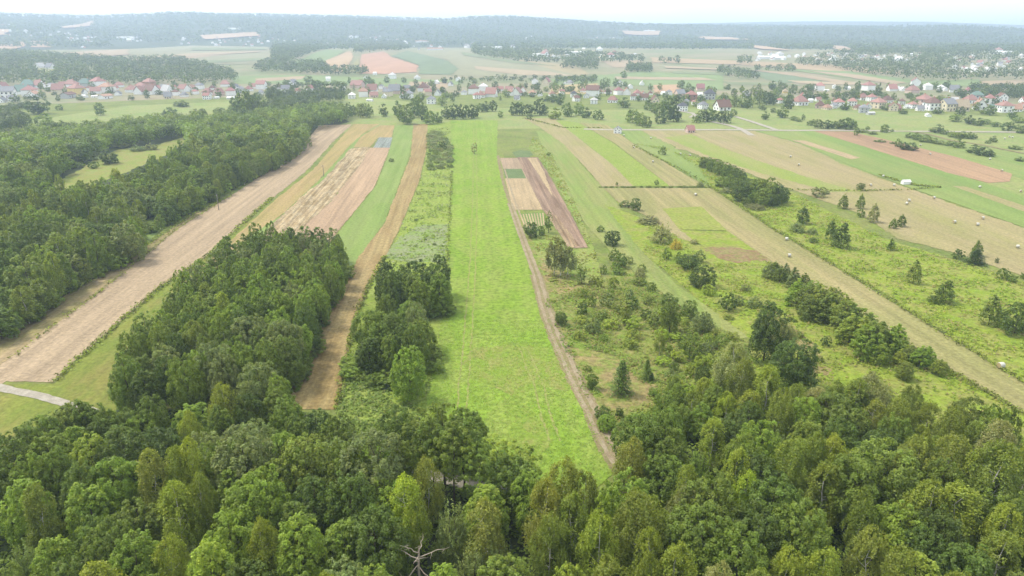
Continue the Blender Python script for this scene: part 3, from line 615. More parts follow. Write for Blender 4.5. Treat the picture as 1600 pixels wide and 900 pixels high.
def tree(sp, x, y, ht, wd, col, zone, name=None, word=None, label=None, cat=None, force=None):
    s = slant(x, y)
    k = 0 if s < NEAR else 1 if s < 400 else 2
    if force is not None: k = force
    p = rnd.choice(PR[sp][k])
    nm = name or NAMES[sp]
    root = bpy.data.objects.new(nm, None); C.objects.link(root)
    root.empty_display_size = 0.5
    root.location = (x, y, landf(x, y)); root.rotation_euler = (0, 0, rnd.uniform(0, 6.283))
    root.scale = (wd / (2 * p.R), wd / (2 * p.R), ht / p.H)
    c0 = COL[col] if isinstance(col, str) else col
    j = rnd.uniform(0.86, 1.16); g = rnd.uniform(0.95, 1.05)
    ob('trunk', p.trunk, root); ob('crown', p.crown, root, (c0[0] * j * g, c0[1] * j, c0[2] * j))
    PLACED.append(dict(o=root, sp=sp, col=col if isinstance(col, str) else 'mid', zone=zone, x=x, y=y, h=ht, word=word, label=label, cat=cat, name=nm))
    return root
def tree_base(sp, px, pb, pt, wpx, col, zone, **k):
    """A tree whose foot shows at (px, pb), its tip on row pt, wpx wide."""
    x, y, z0 = P(px, pb)
    dx, dy, dz = ray(px, pt)
    ht = max(0.6, H + math.hypot(x, y) * dz / math.hypot(dx, dy) - z0)
    return tree(sp, x, y, ht, wpx / F * slant(x, y) * 1.02, col, zone, **k)
def tree_top(sp, px, pt, ht, wd, col, zone, **k):
    """A tree of height ht whose tip shows at (px, pt), its foot hidden."""
    x, y, _ = P(px, pt, ht)
    return tree(sp, x, y, ht, wd, col, zone, **k)
def scatter(poly, dist, taken=(), tries=30, excl=()):
    """Dart throwing inside a world polygon; dist is the least gap."""
    a = np.array([p[:2] for p in poly]); lo, hi = a.min(0), a.max(0)
    area = (hi[0] - lo[0]) * (hi[1] - lo[1])
    n = int(area / (dist * dist) * tries)
    n = min(n, 120000)
    q = np.c_[RNG.uniform(lo[0], hi[0], n), RNG.uniform(lo[1], hi[1], n)]
    ok = inside(a, q[:, 0], q[:, 1])
    for e in excl: ok &= ~inside(e, q[:, 0], q[:, 1])
    q = q[ok]
    grid, out = {}, []
    def put(x, y): grid.setdefault((int(x // dist), int(y // dist)), []).append((x, y))
    for t in taken: put(*t[:2])
    for x, y in q:
        i, j = int(x // dist), int(y // dist)
        if any((x - u) ** 2 + (y - v) ** 2 < dist * dist for di in (-1, 0, 1) for dj in (-1, 0, 1) for u, v in grid.get((i + di, j + dj), ())): continue
        put(x, y); out.append((float(x), float(y)))
    return out
def pick(*wc):
    t = rnd.random() * sum(w for _, w in wc)
    for c, w in wc:
        t -= w
        if t <= 0: return c
    return wc[-1][0]
def near_list(zones): return [(d['x'], d['y']) for d in PLACED if d['zone'] in zones]
# ------------------------------------------------------------------ the near wood: trees that stand out first, by tip
Zn = 'near wood'
for sp, px, pt, ht, wd, col in [
 ('birch', 230, 702, 13, 5.2, 'brown'), ('birch', 270, 697, 13, 4.6, 'yellow'), ('birch', 290, 683, 14, 4.8, 'yellow'), ('birch', 268, 752, 13, 5.6, 'yellow'), ('birch', 308, 738, 12, 4.6, 'olive'),
 ('alder', 30, 747, 11, 6.8, 'fresh'), ('alder', 37, 712, 11, 5.6, 'fresh'), ('alder', 130, 752, 11, 7.0, 'fresh'), ('broad', 172, 717, 11, 7.6, 'fresh'), ('alder', 135, 677, 11, 6.8, 'lime'),
 ('alder', 203, 830, 12, 6.6, 'fresh'), ('broad', 165, 817, 11, 6.4, 'mid'), ('alder', 75, 835, 11, 6.0, 'fresh'), ('broad', 355, 803, 11, 6.8, 'fresh'), ('broad', 392, 742, 12.5, 8.6, 'fresh'),
 ('broad', 72, 702, 11, 6.2, 'mid'), ('broad', 185, 672, 11, 8.0, 'dark'), ('broad', 250, 677, 11, 7.4, 'dark'), ('broad', 12, 672, 12, 8.2, 'deep'), ('alder', 85, 640, 10, 6.5, 'olive'), ('alder', 115, 625, 10, 6.2, 'olive'),
 ('broad', 375, 672, 13.5, 9.2, 'silver'), ('broad', 330, 690, 12, 7.0, 'mid'), ('broad', 475, 682, 12.5, 8.0, 'olive'), ('broad', 580, 675, 14.5, 9.8, 'silver'), ('broad', 535, 690, 12, 7.2, 'mid'),
 ('broad', 412, 735, 13, 7.6, 'fresh'), ('alder', 462, 808, 12, 7.0, 'fresh'), ('birch', 632, 742, 13.5, 5.4, 'lime'), ('birch', 648, 775, 11, 4.4, 'yellow'), ('birch', 665, 712, 12, 4.8, 'brown'),
 ('airy', 655, 640, 14, 6.2, 'mid'), ('airy', 690, 628, 15, 7.0, 'mid'), ('airy', 722, 640, 14, 6.4, 'deep'), ('airy', 706, 660, 14, 6.2, 'mid'), ('airy', 748, 690, 12, 5.6, 'mid'), ('airy', 672, 655, 13, 5.8, 'deep'), ('airy', 775, 684, 10, 7.0, 'lime'), ('airy', 812, 692, 9, 6.6, 'lime'),
 ('willow', 706, 785, 10, 5.6, 'silver'), ('birch', 757, 782, 12, 6.0, 'brown'), ('willow', 777, 838, 8, 5.0, 'silver'), ('willow', 735, 850, 8, 5.6, 'silver'), ('broad', 530, 878, 9, 6.2, 'silver'), ('broad', 580, 800, 12, 8.2, 'deep'), ('broad', 545, 740, 12, 7.4, 'deep'),
 ('birch', 882, 714, 13.5, 6.4, 'brown'), ('birch', 852, 748, 13, 5.6, 'brown'), ('birch', 914, 736, 13, 5.8, 'olive'), ('birch', 895, 770, 12, 5.4, 'olive'), ('birch', 860, 800, 12, 5.2, 'olive'), ('birch', 937, 797, 13, 5.4, 'yellow'), ('birch', 1017, 825, 13, 5.0, 'yellow'), ('birch', 1000, 766, 14, 7.6, 'olive'),
 ('birch', 1062, 850, 12.5, 6.0, 'yellow'), ('alder', 892, 880, 9, 5.0, 'lime'), ('alder', 942, 770, 11, 4.6, 'fresh'), ('broad', 1000, 652, 12, 9.0, 'deep'), ('broad', 1040, 668, 11, 7.4, 'mid'), ('broad', 1037, 712, 10, 7.4, 'mid'), ('broad', 1112, 744, 12, 8.6, 'mid'), ('birch', 1075, 727, 11, 4.6, 'yellow'),
 ('birch', 1075, 757, 10, 5.0, 'grey'), ('birch', 1157, 700, 12, 4.8, 'yellow'), ('broad', 1100, 797, 12, 9.0, 'mid'), ('broad', 1160, 830, 12, 7.4, 'mid'), ('birch', 1172, 735, 11, 4.6, 'lime'), ('spruce', 1088, 702, 11, 4.2, 'mid'), ('broad', 1185, 712, 11, 8.4, 'dark'), ('broad', 1190, 790, 11, 7.6, 'dark'),
 ('birch', 1245, 682, 13, 6.4, 'olive'), ('birch', 1277, 676, 13, 5.4, 'olive'), ('birch', 1307, 678, 13, 5.6, 'yellow'), ('alder', 1440, 683, 12, 6.2, 'yellow'), ('birch', 1497, 677, 13, 6.6, 'brown'), ('birch', 1524, 696, 12, 5.6, 'yellow'), ('birch', 1572, 690, 14, 8.4, 'olive'), ('birch', 1460, 752, 12, 7.4, 'yellow'), ('birch', 1507, 757, 12, 7.2, 'yellow'),
 ('broad', 1390, 690, 13, 9.6, 'olive'), ('broad', 1345, 712, 13, 8.6, 'mid'), ('birch', 1295, 722, 12, 5.2, 'olive'), ('birch', 1237, 855, 11, 5.2, 'yellow'), ('birch', 1296, 855, 11, 5.4, 'yellow'), ('birch', 1368, 822, 12, 5.6, 'brown'), ('birch', 1417, 856, 11.5, 5.4, 'olive'), ('alder', 1440, 874, 10, 8.0, 'lime'),
 ('broad', 1525, 858, 11, 7.6, 'deep'), ('birch', 1575, 832, 11, 5.8, 'olive'), ('broad', 1480, 800, 11, 7.4, 'dark'), ('broad', 1580, 770, 11, 7.4, 'mid'), ('broad', 1215, 745, 12, 8.4, 'deep'), ('broad', 1260, 790, 12, 7.6, 'mid'), ('broad', 1450, 830, 10, 6.4, 'dark'), ('birch', 1205, 570, 13, 5.6, 'yellow'), ('birch', 1225, 605, 12, 5.2, 'olive'),
 ('birch', 1365, 582, 10, 6.6, 'grey'), ('birch', 1345, 592, 10, 5.6, 'olive'), ('birch', 1385, 600, 9, 5.0, 'grey'), ('birch', 1430, 600, 9, 5.0, 'olive'), ('birch', 1410, 620, 10, 5.4, 'olive'), ('birch', 1455, 625, 10, 5.4, 'olive'), ('broad', 1520, 622, 9, 6.2, 'olive'), ('birch', 1500, 635, 9, 5.0, 'olive'), ('broad', 1562, 632, 9, 5.4, 'mid'), ('shrub', 1588, 637, 8, 3.6, 'mid'), ('broad', 1545, 655, 9, 5.4, 'olive'),
 ('birch', 1150, 533, 13, 8.2, 'grey'), ('birch', 1165, 560, 12, 6.4, 'olive'), ('broad', 1205, 478, 12.5, 8.6, 'dark'), ('broad', 1253, 532, 11, 9.6, 'dark'), ('birch', 1228, 500, 10, 6.2, 'grey'),
]: tree_top(sp, px, pt, ht, wd, col, Zn)
near_poly = W([(-90, 690), (0, 668), (60, 640), (110, 628), (150, 632), (200, 622), (400, 606), (452, 602), (500, 632), (560, 636), (640, 632), (742, 648), (746, 705), (835, 712), (850, 728), (925, 742), (962, 738), (985, 690), (975, 660), (1060, 648), (1150, 640), (1172, 606), (1232, 598), (1310, 612), (1400, 625), (1452, 630), (1500, 645), (1590, 655), (1690, 665), (1690, 960), (-90, 960)], 10.0)
path_gap = W([(560, 712), (690, 742), (800, 764), (830, 790), (760, 800), (620, 765), (540, 740)])
path_gap = [p[:2] for p in path_gap]
dirt_gap = [p[:2] for p in W([(930, 640), (950, 640), (1010, 770), (970, 780)])]
dead_gap = [P(650, 857, 8)[:2]]
dg = dead_gap[0]; dead_ring = [(dg[0] + 4.5 * math.cos(t), dg[1] - 2 + 5.5 * math.sin(t)) for t in np.linspace(0, 6.28, 12)[:-1]]
taken = near_list([Zn])
fill = scatter(near_poly, 4.3, taken, excl=(path_gap, dirt_gap, dead_ring))
def vis(x, y, z=8, m=70):
    px, py = pix(x, y, z); return -m < px < 1600 + m and py < 900 + m
n_al = n_bi = 0
for x, y in fill:
    if not vis(x, y): continue
    px, py = pix(x, y, 10)
    right = px > 1150
    u = rnd.random()
    if u < (0.5 if right else 0.17 if px < 850 else 0.4): tree('birch', x, y, rnd.uniform(9, 12.5), rnd.uniform(4.4, 6.2), pick(('olive', 4), ('yellow', 3), ('grey', 1), ('brown', 1)), Zn)
    elif u < 0.6 and px < 900: tree('alder', x, y, rnd.uniform(8.5, 11.5), rnd.uniform(5.4, 7.4), pick(('mid', 4), ('fresh', 4), ('deep', 3), ('lime', 1)), Zn)
    elif u < 0.95: tree('broad', x, y, rnd.uniform(8.5, 11.5), rnd.uniform(5.6, 8), pick(('mid', 4), ('deep', 3), ('dark', 2), ('fresh', 2), ('silver', 1), ('olive', 2 if right else 0.5)), Zn)
    else: tree('willow', x, y, rnd.uniform(6, 8), rnd.uniform(4, 6), pick(('silver', 3), ('fresh', 2)), Zn)

for px, pt, ht, wd, col in ((165, 645, 9, 6, 'mid'), (195, 640, 9, 6, 'deep'), (215, 645, 9, 6, 'fresh'), (140, 640, 8, 5, 'olive')): tree_top('broad', px, pt, ht, wd, col, Zn)
for px, pt, ht, wd, col in ((98, 632, 9, 5.5, 'olive'), (122, 628, 10, 6, 'mid'), (70, 650, 8, 5, 'olive'), (150, 632, 9, 6, 'deep'), (108, 648, 8, 5, 'fresh')): tree_top('alder', px, pt, ht, wd, col, Zn)
for px, pt, ht, wd, col, sp in ((1040, 612, 6, 4.4, 'mid', 'broad'), (1062, 598, 6, 4, 'fresh', 'alder'), (1085, 612, 7, 4.6, 'olive', 'birch'), (1102, 590, 6, 4, 'yellow', 'birch'), (1120, 600, 7, 4.8, 'mid', 'alder'), (1138, 612, 7, 4.4, 'lime', 'birch'), (1060, 630, 7, 5, 'mid', 'broad'), (1098, 632, 7, 5, 'fresh', 'alder'), (1020, 640, 7, 5, 'mid', 'broad'), (1128, 575, 6, 4, 'lime', 'alder'), (1182, 585, 9, 5, 'olive', 'birch'), (1175, 610, 9, 5, 'yellow', 'birch'), (1250, 600, 9, 5.5, 'olive', 'birch'), (1280, 605, 9, 5.5, 'grey', 'birch'), (1310, 596, 8, 5, 'olive', 'birch'), (1330, 612, 8, 5, 'mid', 'alder')): tree_top(sp, px, pt, ht, wd, col, Zn)
# dead birch with a snapped pale top among the near trees
def dead_tree():
    x, y, _ = P(652, 857, 8.0)
    rg = np.random.default_rng(5)
    r = bpy.data.objects.new('dead_tree', None); C.objects.link(r); r.location = (x, y, 0)
    tag(r, 'dead pale tree with a snapped trunk and bare spreading branches', 'tree')
    V, Q = tube([(0, 0, -.3), (.1, 0, 2.5), (0, .1, 5), (.15, .1, 7.2), (.2, .1, 8.4)], [.19, .17, .14, .11, .03], 8)
    ob('trunk', mesh_np('trunk', V, Q, DEADWOOD), r)
    for a, z, L, up in ((2.9, 6.4, 4.2, .42), (0.25, 6.6, 3.8, .35), (5.6, 5.2, 3.6, -.55), (3.9, 5.6, 3.0, -.5), (1.4, 7.0, 2.4, .6), (4.6, 6.8, 2.2, .5), (3.3, 7.3, 2.2, .8)):
        parts = []; p = [np.array([.1, .05, z])]
        for i in range(1, 6):
            t = i / 5
            p.append(np.array([.1 + math.cos(a) * L * t + .12 * rg.normal(), .05 + math.sin(a) * L * t + .12 * rg.normal(), z + L * up * t - .12 * L * t * t * (1 if up > 0 else -0.3)]))
        parts.append(tube(p, [.075, .06, .05, .04, .028, .012], 6))
        for k in (2, 3, 4):
            e = p[k] + np.array([rg.normal() * .7, rg.normal() * .7, rg.uniform(-.2, .9)])
            parts.append(tube([p[k], (p[k] + e) / 2 + .05, e], [.028, .02, .008], 5))
        V, Q = join(parts); ob('branch', mesh_np('branch', V, Q, DEADWOOD), r)
dead_tree()

# ------------------------------------------------------------------ plantation left of the golden strip, and the clump right of it
Zp = 'left plantation'
pl = W([(190, 640), (232, 560), (300, 472), (362, 420), (400, 404), (450, 400), (500, 402), (536, 416), (532, 452), (505, 510), (478, 570), (455, 605), (395, 640), (300, 650), (230, 660)])
for sp, px, pt, ht, wd, col in [('broad', 250, 540, 10, 6.4, 'silver'), ('broad', 330, 535, 12, 8.0, 'silver'), ('broad', 385, 490, 12, 8.4, 'silver'), ('broad', 440, 500, 12, 7.6, 'silver'), ('birch', 300, 500, 12, 6.4, 'olive'), ('birch', 245, 500, 11, 4.8, 'olive'), ('broad', 215, 555, 9, 6.0, 'olive'), ('broad', 400, 565, 12, 7.6, 'silver'), ('alder', 430, 585, 11, 6, 'fresh'), ('birch', 345, 455, 11, 5, 'yellow'), ('birch', 320, 440, 10, 5, 'olive')]:
    tree_top(sp, px, pt, ht, wd, col, Zp, name='plantation_tree' if sp != 'birch' else None)
for x, y in scatter(pl, 4.0, near_list([Zp, Zn])):
    px, py = pix(x, y, 0)
    sp = pick(('alder', 7), ('broad', 3), ('birch', 1.2 if px < 360 else 0.1))
    tree(sp, x, y, rnd.uniform(9, 12.2), rnd.uniform(5.0, 7.2), pick(('mid', 4), ('fresh', 4), ('deep', 3), ('silver', 1), ('olive', 1.5 if px < 330 else 0.2)), Zp, name='plantation_tree' if sp != 'birch' else None)
Zc = 'clump beside the bright meadow'
cl_far = W([(603, 470), (640, 462), (688, 464), (690, 492), (650, 498), (606, 490)])
cl_near = W([(566, 545), (596, 518), (648, 520), (668, 545), (662, 578), (632, 596), (586, 590), (563, 568)])
tree_base('alder', 642, 624, 538, 54, 'fresh', Zc, name='clump_tree', label='fresh green pointed tree at the near foot of the meadow clump')
tree_base('alder', 604, 464, 400, 36, 'dark', Zc, name='clump_tree'); tree_base('broad', 652, 470, 404, 48, 'deep', Zc, name='clump_tree'); tree_base('broad', 682, 480, 412, 40, 'deep', Zc, name='clump_tree')
for x, y in scatter(cl_far, 4.0, near_list([Zc])):
    tree(pick(('alder', 6), ('broad', 4)), x, y, rnd.uniform(9.5, 12), rnd.uniform(5.4, 7.4), pick(('deep', 4), ('dark', 2), ('mid', 2)), Zc, name='clump_tree')
for x, y in scatter(cl_near, 4.2, near_list([Zc])):
    tree(pick(('alder', 7), ('broad', 3)), x, y, rnd.uniform(7.5, 11), rnd.uniform(4.8, 7.4), pick(('mid', 4), ('fresh', 3), ('deep', 2), ('silver', 1)), Zc, name='clump_tree')

# ------------------------------------------------------------------ the big wood on the left
Zl = 'left wood'
lw = W([(-70, 585), (10, 534), (72, 488), (152, 438), (212, 408), (236, 368), (276, 342), (312, 326), (357, 302), (440, 260), (479, 230), (484, 207), (540, 192), (545, 186), (520, 178), (440, 186), (330, 197), (230, 202), (180, 207), (130, 218), (100, 214), (60, 220), (0, 236), (-70, 240)])
gap = W([(60, 300), (92, 282), (110, 262), (150, 246), (185, 234), (240, 226), (280, 214), (300, 224), (300, 248), (250, 276), (190, 304), (130, 325), (80, 320)])
gap2 = W([(-10, 530), (30, 512), (50, 490), (30, 486), (-10, 508)])
gap3 = W([(226, 380), (262, 352), (256, 340), (222, 362)])
tk = scatter([p[:2] for p in lw], 5.6, (), excl=([p[:2] for p in gap], [p[:2] for p in gap2], [p[:2] for p in gap3]))
tk = [t for t in tk if -60 < pix(*t, 6)[0]]
tk.sort(key=lambda p: p[0] ** 2 + p[1] ** 2)
BOLD = tk[:372]
FARWOOD = tk[372:]
k = 0
for x, y in BOLD:
    sp = pick(('broad', 5), ('birch', 2.4), ('alder', 2.6))
    nm = {'broad': 'wood_tree', 'birch': 'silver_birch_tree', 'alder': 'wood_tree'}[sp]
    tree(sp, x, y, rnd.uniform(7.5, 14), rnd.uniform(5.8, 10) * (0.75 if sp == 'birch' else 1), pick(('mid', 4), ('deep', 3), ('dark', 1), ('olive', 3), ('fresh', 2), ('silver', 2)) if sp != 'birch' else pick(('olive', 3), ('mid', 2), ('yellow', 1)), Zl, name=nm)
for px, pb, pt, wpx, sp, col in [(171, 256, 233, 25, 'broad', 'dark'), (105, 238, 225, 26, 'willow', 'grey'), (130, 240, 226, 24, 'willow', 'silver'), (152, 235, 222, 26, 'willow', 'grey'), (115, 252, 240, 24, 'willow', 'grey'), (140, 250, 236, 24, 'willow', 'silver'), (97, 250, 238, 20, 'willow', 'silver'), (170, 230, 220, 22, 'willow', 'silver'), (188, 230, 220, 20, 'willow', 'grey'), (215, 236, 225, 22, 'willow', 'silver'), (236, 234, 222, 22, 'willow', 'grey'), (120, 262, 252, 16, 'shrub', 'mid'), (147, 263, 250, 12, 'shrub', 'deep')]:
    tree_base(sp, px, pb, pt, wpx, col, 'clearing in the left wood')

# low growth that closes the foot of the wood and of the plantation
def skirt(line, n, zone, nm, cols, hh=(2, 5)):
    c = [Vector(P(*p)[:2]) for p in line]
    for i in range(n):
        t = (i + rnd.random() * .8) / n * (len(c) - 1); k = int(t); p = c[k].lerp(c[min(k + 1, len(c) - 1)], t - k)
        tree('shrub', p.x + rnd.uniform(-1.5, 1.5), p.y + rnd.uniform(-1.5, 1.5), rnd.uniform(*hh), rnd.uniform(3.2, 6), pick(*cols), zone, name=nm)
skirt([(10, 524), (66, 484), (148, 434), (208, 404)], 26, Zl, 'edge_shrub', (('mid', 3), ('deep', 3), ('fresh', 2), ('olive', 1)), (2.5, 6))
skirt([(236, 366), (276, 341), (312, 325), (357, 301), (440, 259), (484, 226)], 36, Zl, 'edge_shrub', (('mid', 3), ('deep', 3), ('fresh', 2), ('olive', 1)), (2.5, 6))
skirt([(536, 424), (528, 456), (500, 518), (474, 575), (455, 606)], 20, Zp, 'edge_shrub', (('mid', 3), ('deep', 3)), (2, 4))
skirt([(606, 494), (650, 500), (690, 494), (698, 470)], 7, Zc, 'edge_shrub', (('deep', 3), ('mid', 2)), (1.5, 3.5))
skirt([(556, 560), (560, 582), (586, 600), (632, 606), (668, 590), (680, 560)], 14, Zc, 'edge_shrub', (('mid', 3), ('fresh', 2)), (1, 3))
skirt([(178, 640), (225, 560), (292, 470), (345, 420)], 18, Zp, 'edge_shrub', (('mid', 3), ('olive', 3)), (1.5, 4))
# ------------------------------------------------------------------ scrub between the track and the mown strip, single trees, hedges
Zs = 'scrub beside the sandy track'
for sp, px, pb, pt, wpx, col, lab in [
 ('airy', 857, 364, 329, 13, 'deep', 'tall narrow tree between the striped plot and the ploughed strip'), ('broad', 829, 371, 345, 24, 'dark', 'dark green tree standing on the edge of the striped plot'), ('broad', 846, 368, 352, 11, 'deep', 'small tree between the dark tree and the tall narrow one by the striped plot'),
 ('birch', 866, 430, 368, 32, 'grey', 'left poplar of the pale stemmed group below the ploughed strip'), ('birch', 876, 432, 374, 30, 'grey', 'middle poplar of the pale stemmed group below the ploughed strip'), ('birch', 887, 430, 384, 27, 'grey', 'right poplar of the pale stemmed group below the ploughed strip'),
 ('airy', 897, 420, 392, 10, 'grey', None), ('airy', 908, 445, 412, 17, 'olive', 'thin young tree alone right of the poplar group'), ('shrub', 925, 446, 432, 12, 'brown', None), ('shrub', 934, 448, 430, 14, 'yellow', 'yellowish young tree right of the thin one by the track'), ('shrub', 943, 428, 413, 10, 'mid', None), ('birch', 958, 452, 432, 18, 'yellow', None),
 ('broad', 957, 383, 359, 25, 'dark', 'dark round tree alone beside the mown green strip below the plough'), ('shrub', 938, 362, 352, 12, 'mid', 'small round bush above the dark round tree'), ('broad', 993, 329, 308, 15, 'deep', 'upright dark bush at the top of the scrub row'), ('shrub', 977, 323, 314, 20, 'deep', 'low wide bush beside the upright dark bush'),
 ('willow', 1012, 348, 335, 42, 'grey', 'low wide grey willow above the big silvery willow'), ('willow', 1034, 379, 345, 36, 'grey', 'big silvery round willow beside the mown strip'), ('willow', 1056, 389, 371, 20, 'gold', 'golden yellow bush at the foot of the silvery willow'), ('shrub', 1085, 381, 373, 12, 'grey', None), ('shrub', 1041, 406, 388, 13, 'mid', None),
 ('broad', 1097, 447, 414, 38, 'dark', 'dark round tree between the mown strip and the bare brown patch'), ('broad', 1075, 420, 396, 34, 'deep', None), ('shrub', 1062, 412, 394, 16, 'mid', None), ('shrub', 1092, 410, 390, 18, 'silver', None), ('shrub', 1107, 461, 443, 20, 'lime', 'bright lime bush at the foot of the dark round tree'),
 ('shrub', 960, 406, 388, 18, 'mid', None), ('shrub', 970, 418, 395, 22, 'deep', None), ('shrub', 982, 412, 400, 14, 'silver', None), ('shrub', 968, 428, 418, 20, 'mid', None), ('willow', 1000, 432, 415, 20, 'grey', None), ('shrub', 1004, 424, 412, 12, 'mid', None), ('shrub', 1000, 445, 434, 22, 'mid', None), ('shrub', 1018, 455, 440, 14, 'mid', None),
 ('broad', 876, 508, 488, 20, 'deep', 'dark round bush close to the sandy track at mid height'), ('broad', 1046, 520, 471, 32, 'mid', 'tall bright tree in the middle of the scrub'), ('broad', 1076, 497, 468, 26, 'mid', None), ('broad', 1097, 520, 486, 30, 'silver', None), ('broad', 1045, 480, 458, 28, 'deep', None), ('shrub', 913, 465, 452, 13, 'mid', None), ('shrub', 925, 480, 456, 12, 'mid', None), ('shrub', 911, 492, 468, 16, 'deep', None),
 ('shrub', 947, 478, 455, 24, 'silver', None), ('shrub', 970, 488, 468, 30, 'olive', None), ('shrub', 988, 482, 462, 22, 'deep', None), ('shrub', 1008, 498, 482, 18, 'deep', None), ('birch', 976, 508, 486, 16, 'olive', None), ('shrub', 925, 520, 495, 24, 'silver', None), ('shrub', 940, 500, 484, 22, 'mid', None), ('shrub', 955, 512, 498, 26, 'lime', None), ('shrub', 990, 512, 494, 30, 'lime', None), ('shrub', 1022, 508, 490, 26, 'olive', None),
 ('spruce', 970, 616, 562, 44, 'deep', 'spruce standing alone in the dry grass right of the track'), ('broad', 925, 608, 584, 19, 'mid', 'small round tree left of the lone spruce'), ('spruce', 1010, 594, 560, 24, 'mid', 'narrow juniper like tree right of the lone spruce'), ('spruce', 1018, 596, 582, 14, 'dark', None), ('birch', 1030, 556, 522, 20, 'olive', None), ('broad', 1095, 606, 572, 24, 'dark', 'dark bush left of the weeping birch'), ('shrub', 1052, 580, 565, 16, 'deep', None), ('shrub', 918, 580, 570, 12, 'mid', None),
 ('shrub', 940, 652, 634, 24, 'deep', None), ('shrub', 968, 651, 636, 16, 'dark', None), ('broad', 948, 672, 648, 28, 'fresh', None), ('shrub', 1020, 618, 606, 18, 'fresh', None), ('birch', 1050, 625, 585, 24, 'olive', None), ('shrub', 1080, 560, 528, 30, 'mid', None), ('shrub', 1104, 560, 530, 26, 'silver', None), ('shrub', 1070, 545, 522, 26, 'mid', None), ('shrub', 1130, 545, 522, 26, 'mid', None), ('shrub', 1100, 575, 550, 28, 'lime', None), ('shrub', 1125, 580, 552, 28, 'yellow', None), ('shrub', 1060, 565, 545, 24, 'lime', None),
 ('shrub', 1135, 484, 458, 26, 'deep', None), ('shrub', 1152, 476, 461, 18, 'silver', None), ('shrub', 1178, 480, 464, 22, 'silver', None), ('shrub', 1200, 484, 470, 20, 'deep', None), ('shrub', 1290, 540, 524, 14, 'dark', 'small dark bush alone between the hedge and the dark round tree'), ('shrub', 1165, 455, 443, 14, 'grey', None),
]: tree_base(sp, px, pb, pt, wpx, col, Zs, name='scrub_shrub' if sp == 'shrub' else 'scrub_tree' if sp == 'broad' else 'poplar_tree' if lab and 'poplar' in lab else None, label=lab)
scr = W([(905, 492), (960, 462), (1020, 470), (1095, 500), (1150, 535), (1165, 600), (1120, 640), (1060, 640), (1050, 600), (1030, 560), (985, 545), (900, 530)])
for x, y in scatter(scr, 4.6, near_list([Zs])):
    tree('shrub', x, y, rnd.uniform(1.2, 3.4), rnd.uniform(2.0, 3.8), pick(('mid', 1), ('lime', 4), ('yellow', 3), ('silver', 2), ('olive', 1), ('fresh', 3)), Zs, name='scrub_shrub')
scr4 = W([(1030, 540), (1080, 520), (1150, 530), (1172, 600), (1130, 650), (1060, 640), (1040, 590)])
for x, y in scatter(scr4, 3.3, near_list([Zs])):
    tree('shrub', x, y, rnd.uniform(1.5, 3.2), rnd.uniform(2.2, 3.8), pick(('lime', 4), ('yellow', 4), ('fresh', 3), ('silver', 2)), Zs, name='scrub_shrub')
scr2 = W([(870, 480), (905, 450), (950, 440), (1020, 448), (1100, 490), (1165, 560), (1160, 640), (985, 660), (950, 640), (1000, 560), (890, 560)])
for x, y in scatter(scr2, 8.5, near_list([Zs])):
    tree('shrub', x, y, rnd.uniform(0.8, 2.0), rnd.uniform(1.6, 3.2), pick(('mid', 3), ('lime', 3), ('yellow', 2), ('silver', 2), ('olive', 2)), Zs, name='scrub_shrub')
scr3 = W([(1110, 470), (1150, 455), (1240, 500), (1300, 560), (1290, 580), (1200, 520), (1130, 500)])
for x, y in scatter(scr3, 6.0, near_list([Zs])):
    tree('shrub', x, y, rnd.uniform(0.8, 2.0), rnd.uniform(1.6, 3.4), pick(('mid', 2), ('grey', 3), ('yellow', 2), ('silver', 2), ('olive', 2)), Zs, name='scrub_shrub')
# ---- the double hedge along the mown hay
Zh = 'hedge beside the mown hay'
hd = [(1200, 436, 412), (1218, 442, 416), (1238, 450, 420), (1226, 436, 414), (1210, 425, 411), (1255, 455, 428), (1243, 478, 438), (1262, 486, 442), (1280, 492, 446), (1268, 470, 440), (1290, 502, 456), (1300, 486, 450), (1312, 506, 458), (1284, 504, 466), (1262, 500, 462), (1318, 522, 474), (1330, 512, 476), (1340, 526, 484), (1325, 538, 492), (1345, 545, 496), (1354, 530, 488), (1362, 552, 502), (1350, 560, 512), (1372, 548, 506), (1385, 556, 510), (1392, 545, 512), (1376, 572, 538), (1398, 548, 508), (1405, 570, 546), (1422, 568, 541), (1435, 575, 542), (1447, 572, 543), (1411, 594, 566), (1466, 587, 562), (1440, 560, 544)]
for px, pb, pt in hd:
    tree_base(pick(('cone', 2), ('alder', 1)), px, pb - 1, pt - 3, max(18, (pb - pt) * 0.9), pick(('olive', 3), ('yellow', 3), ('fresh', 3)) if px > 1240 else pick(('silver', 2), ('mid', 2)), Zh, name='hedge_tree')
# ---- the dark belt at the head of the mown hay
Zb = 'dark belt at the head of the hay strip'
for px, pb, pt in [(1100, 262, 244), (1112, 268, 246), (1124, 274, 250), (1136, 281, 254), (1148, 286, 260), (1156, 288, 264), (1104, 258, 245), (1118, 264, 247), (1130, 270, 252), (1142, 277, 257), (1126, 292, 276), (1140, 296, 272), (1152, 300, 276), (1160, 296, 274)]:
    tree_base('broad', px, pb, pt, 19, pick(('mid', 3), ('deep', 3)), Zb, name='belt_tree')
for px, pb, pt, wp, c in [(1153, 314, 290, 24, 'dark'), (1168, 310, 278, 28, 'deep'), (1184, 312, 276, 28, 'olive'), (1200, 316, 276, 28, 'olive'), (1214, 320, 284, 26, 'deep'), (1178, 318, 296, 20, 'deep'), (1192, 322, 292, 26, 'mid'), (1208, 323, 304, 12, 'mid'), (1206, 318, 290, 24, 'deep'), (1222, 316, 292, 18, 'dark'), (1165, 322, 308, 14, 'mid'), (1174, 300, 280, 20, 'deep')]:
    tree_base('broad', px, pb, pt, wp, c, Zb, name='belt_tree')
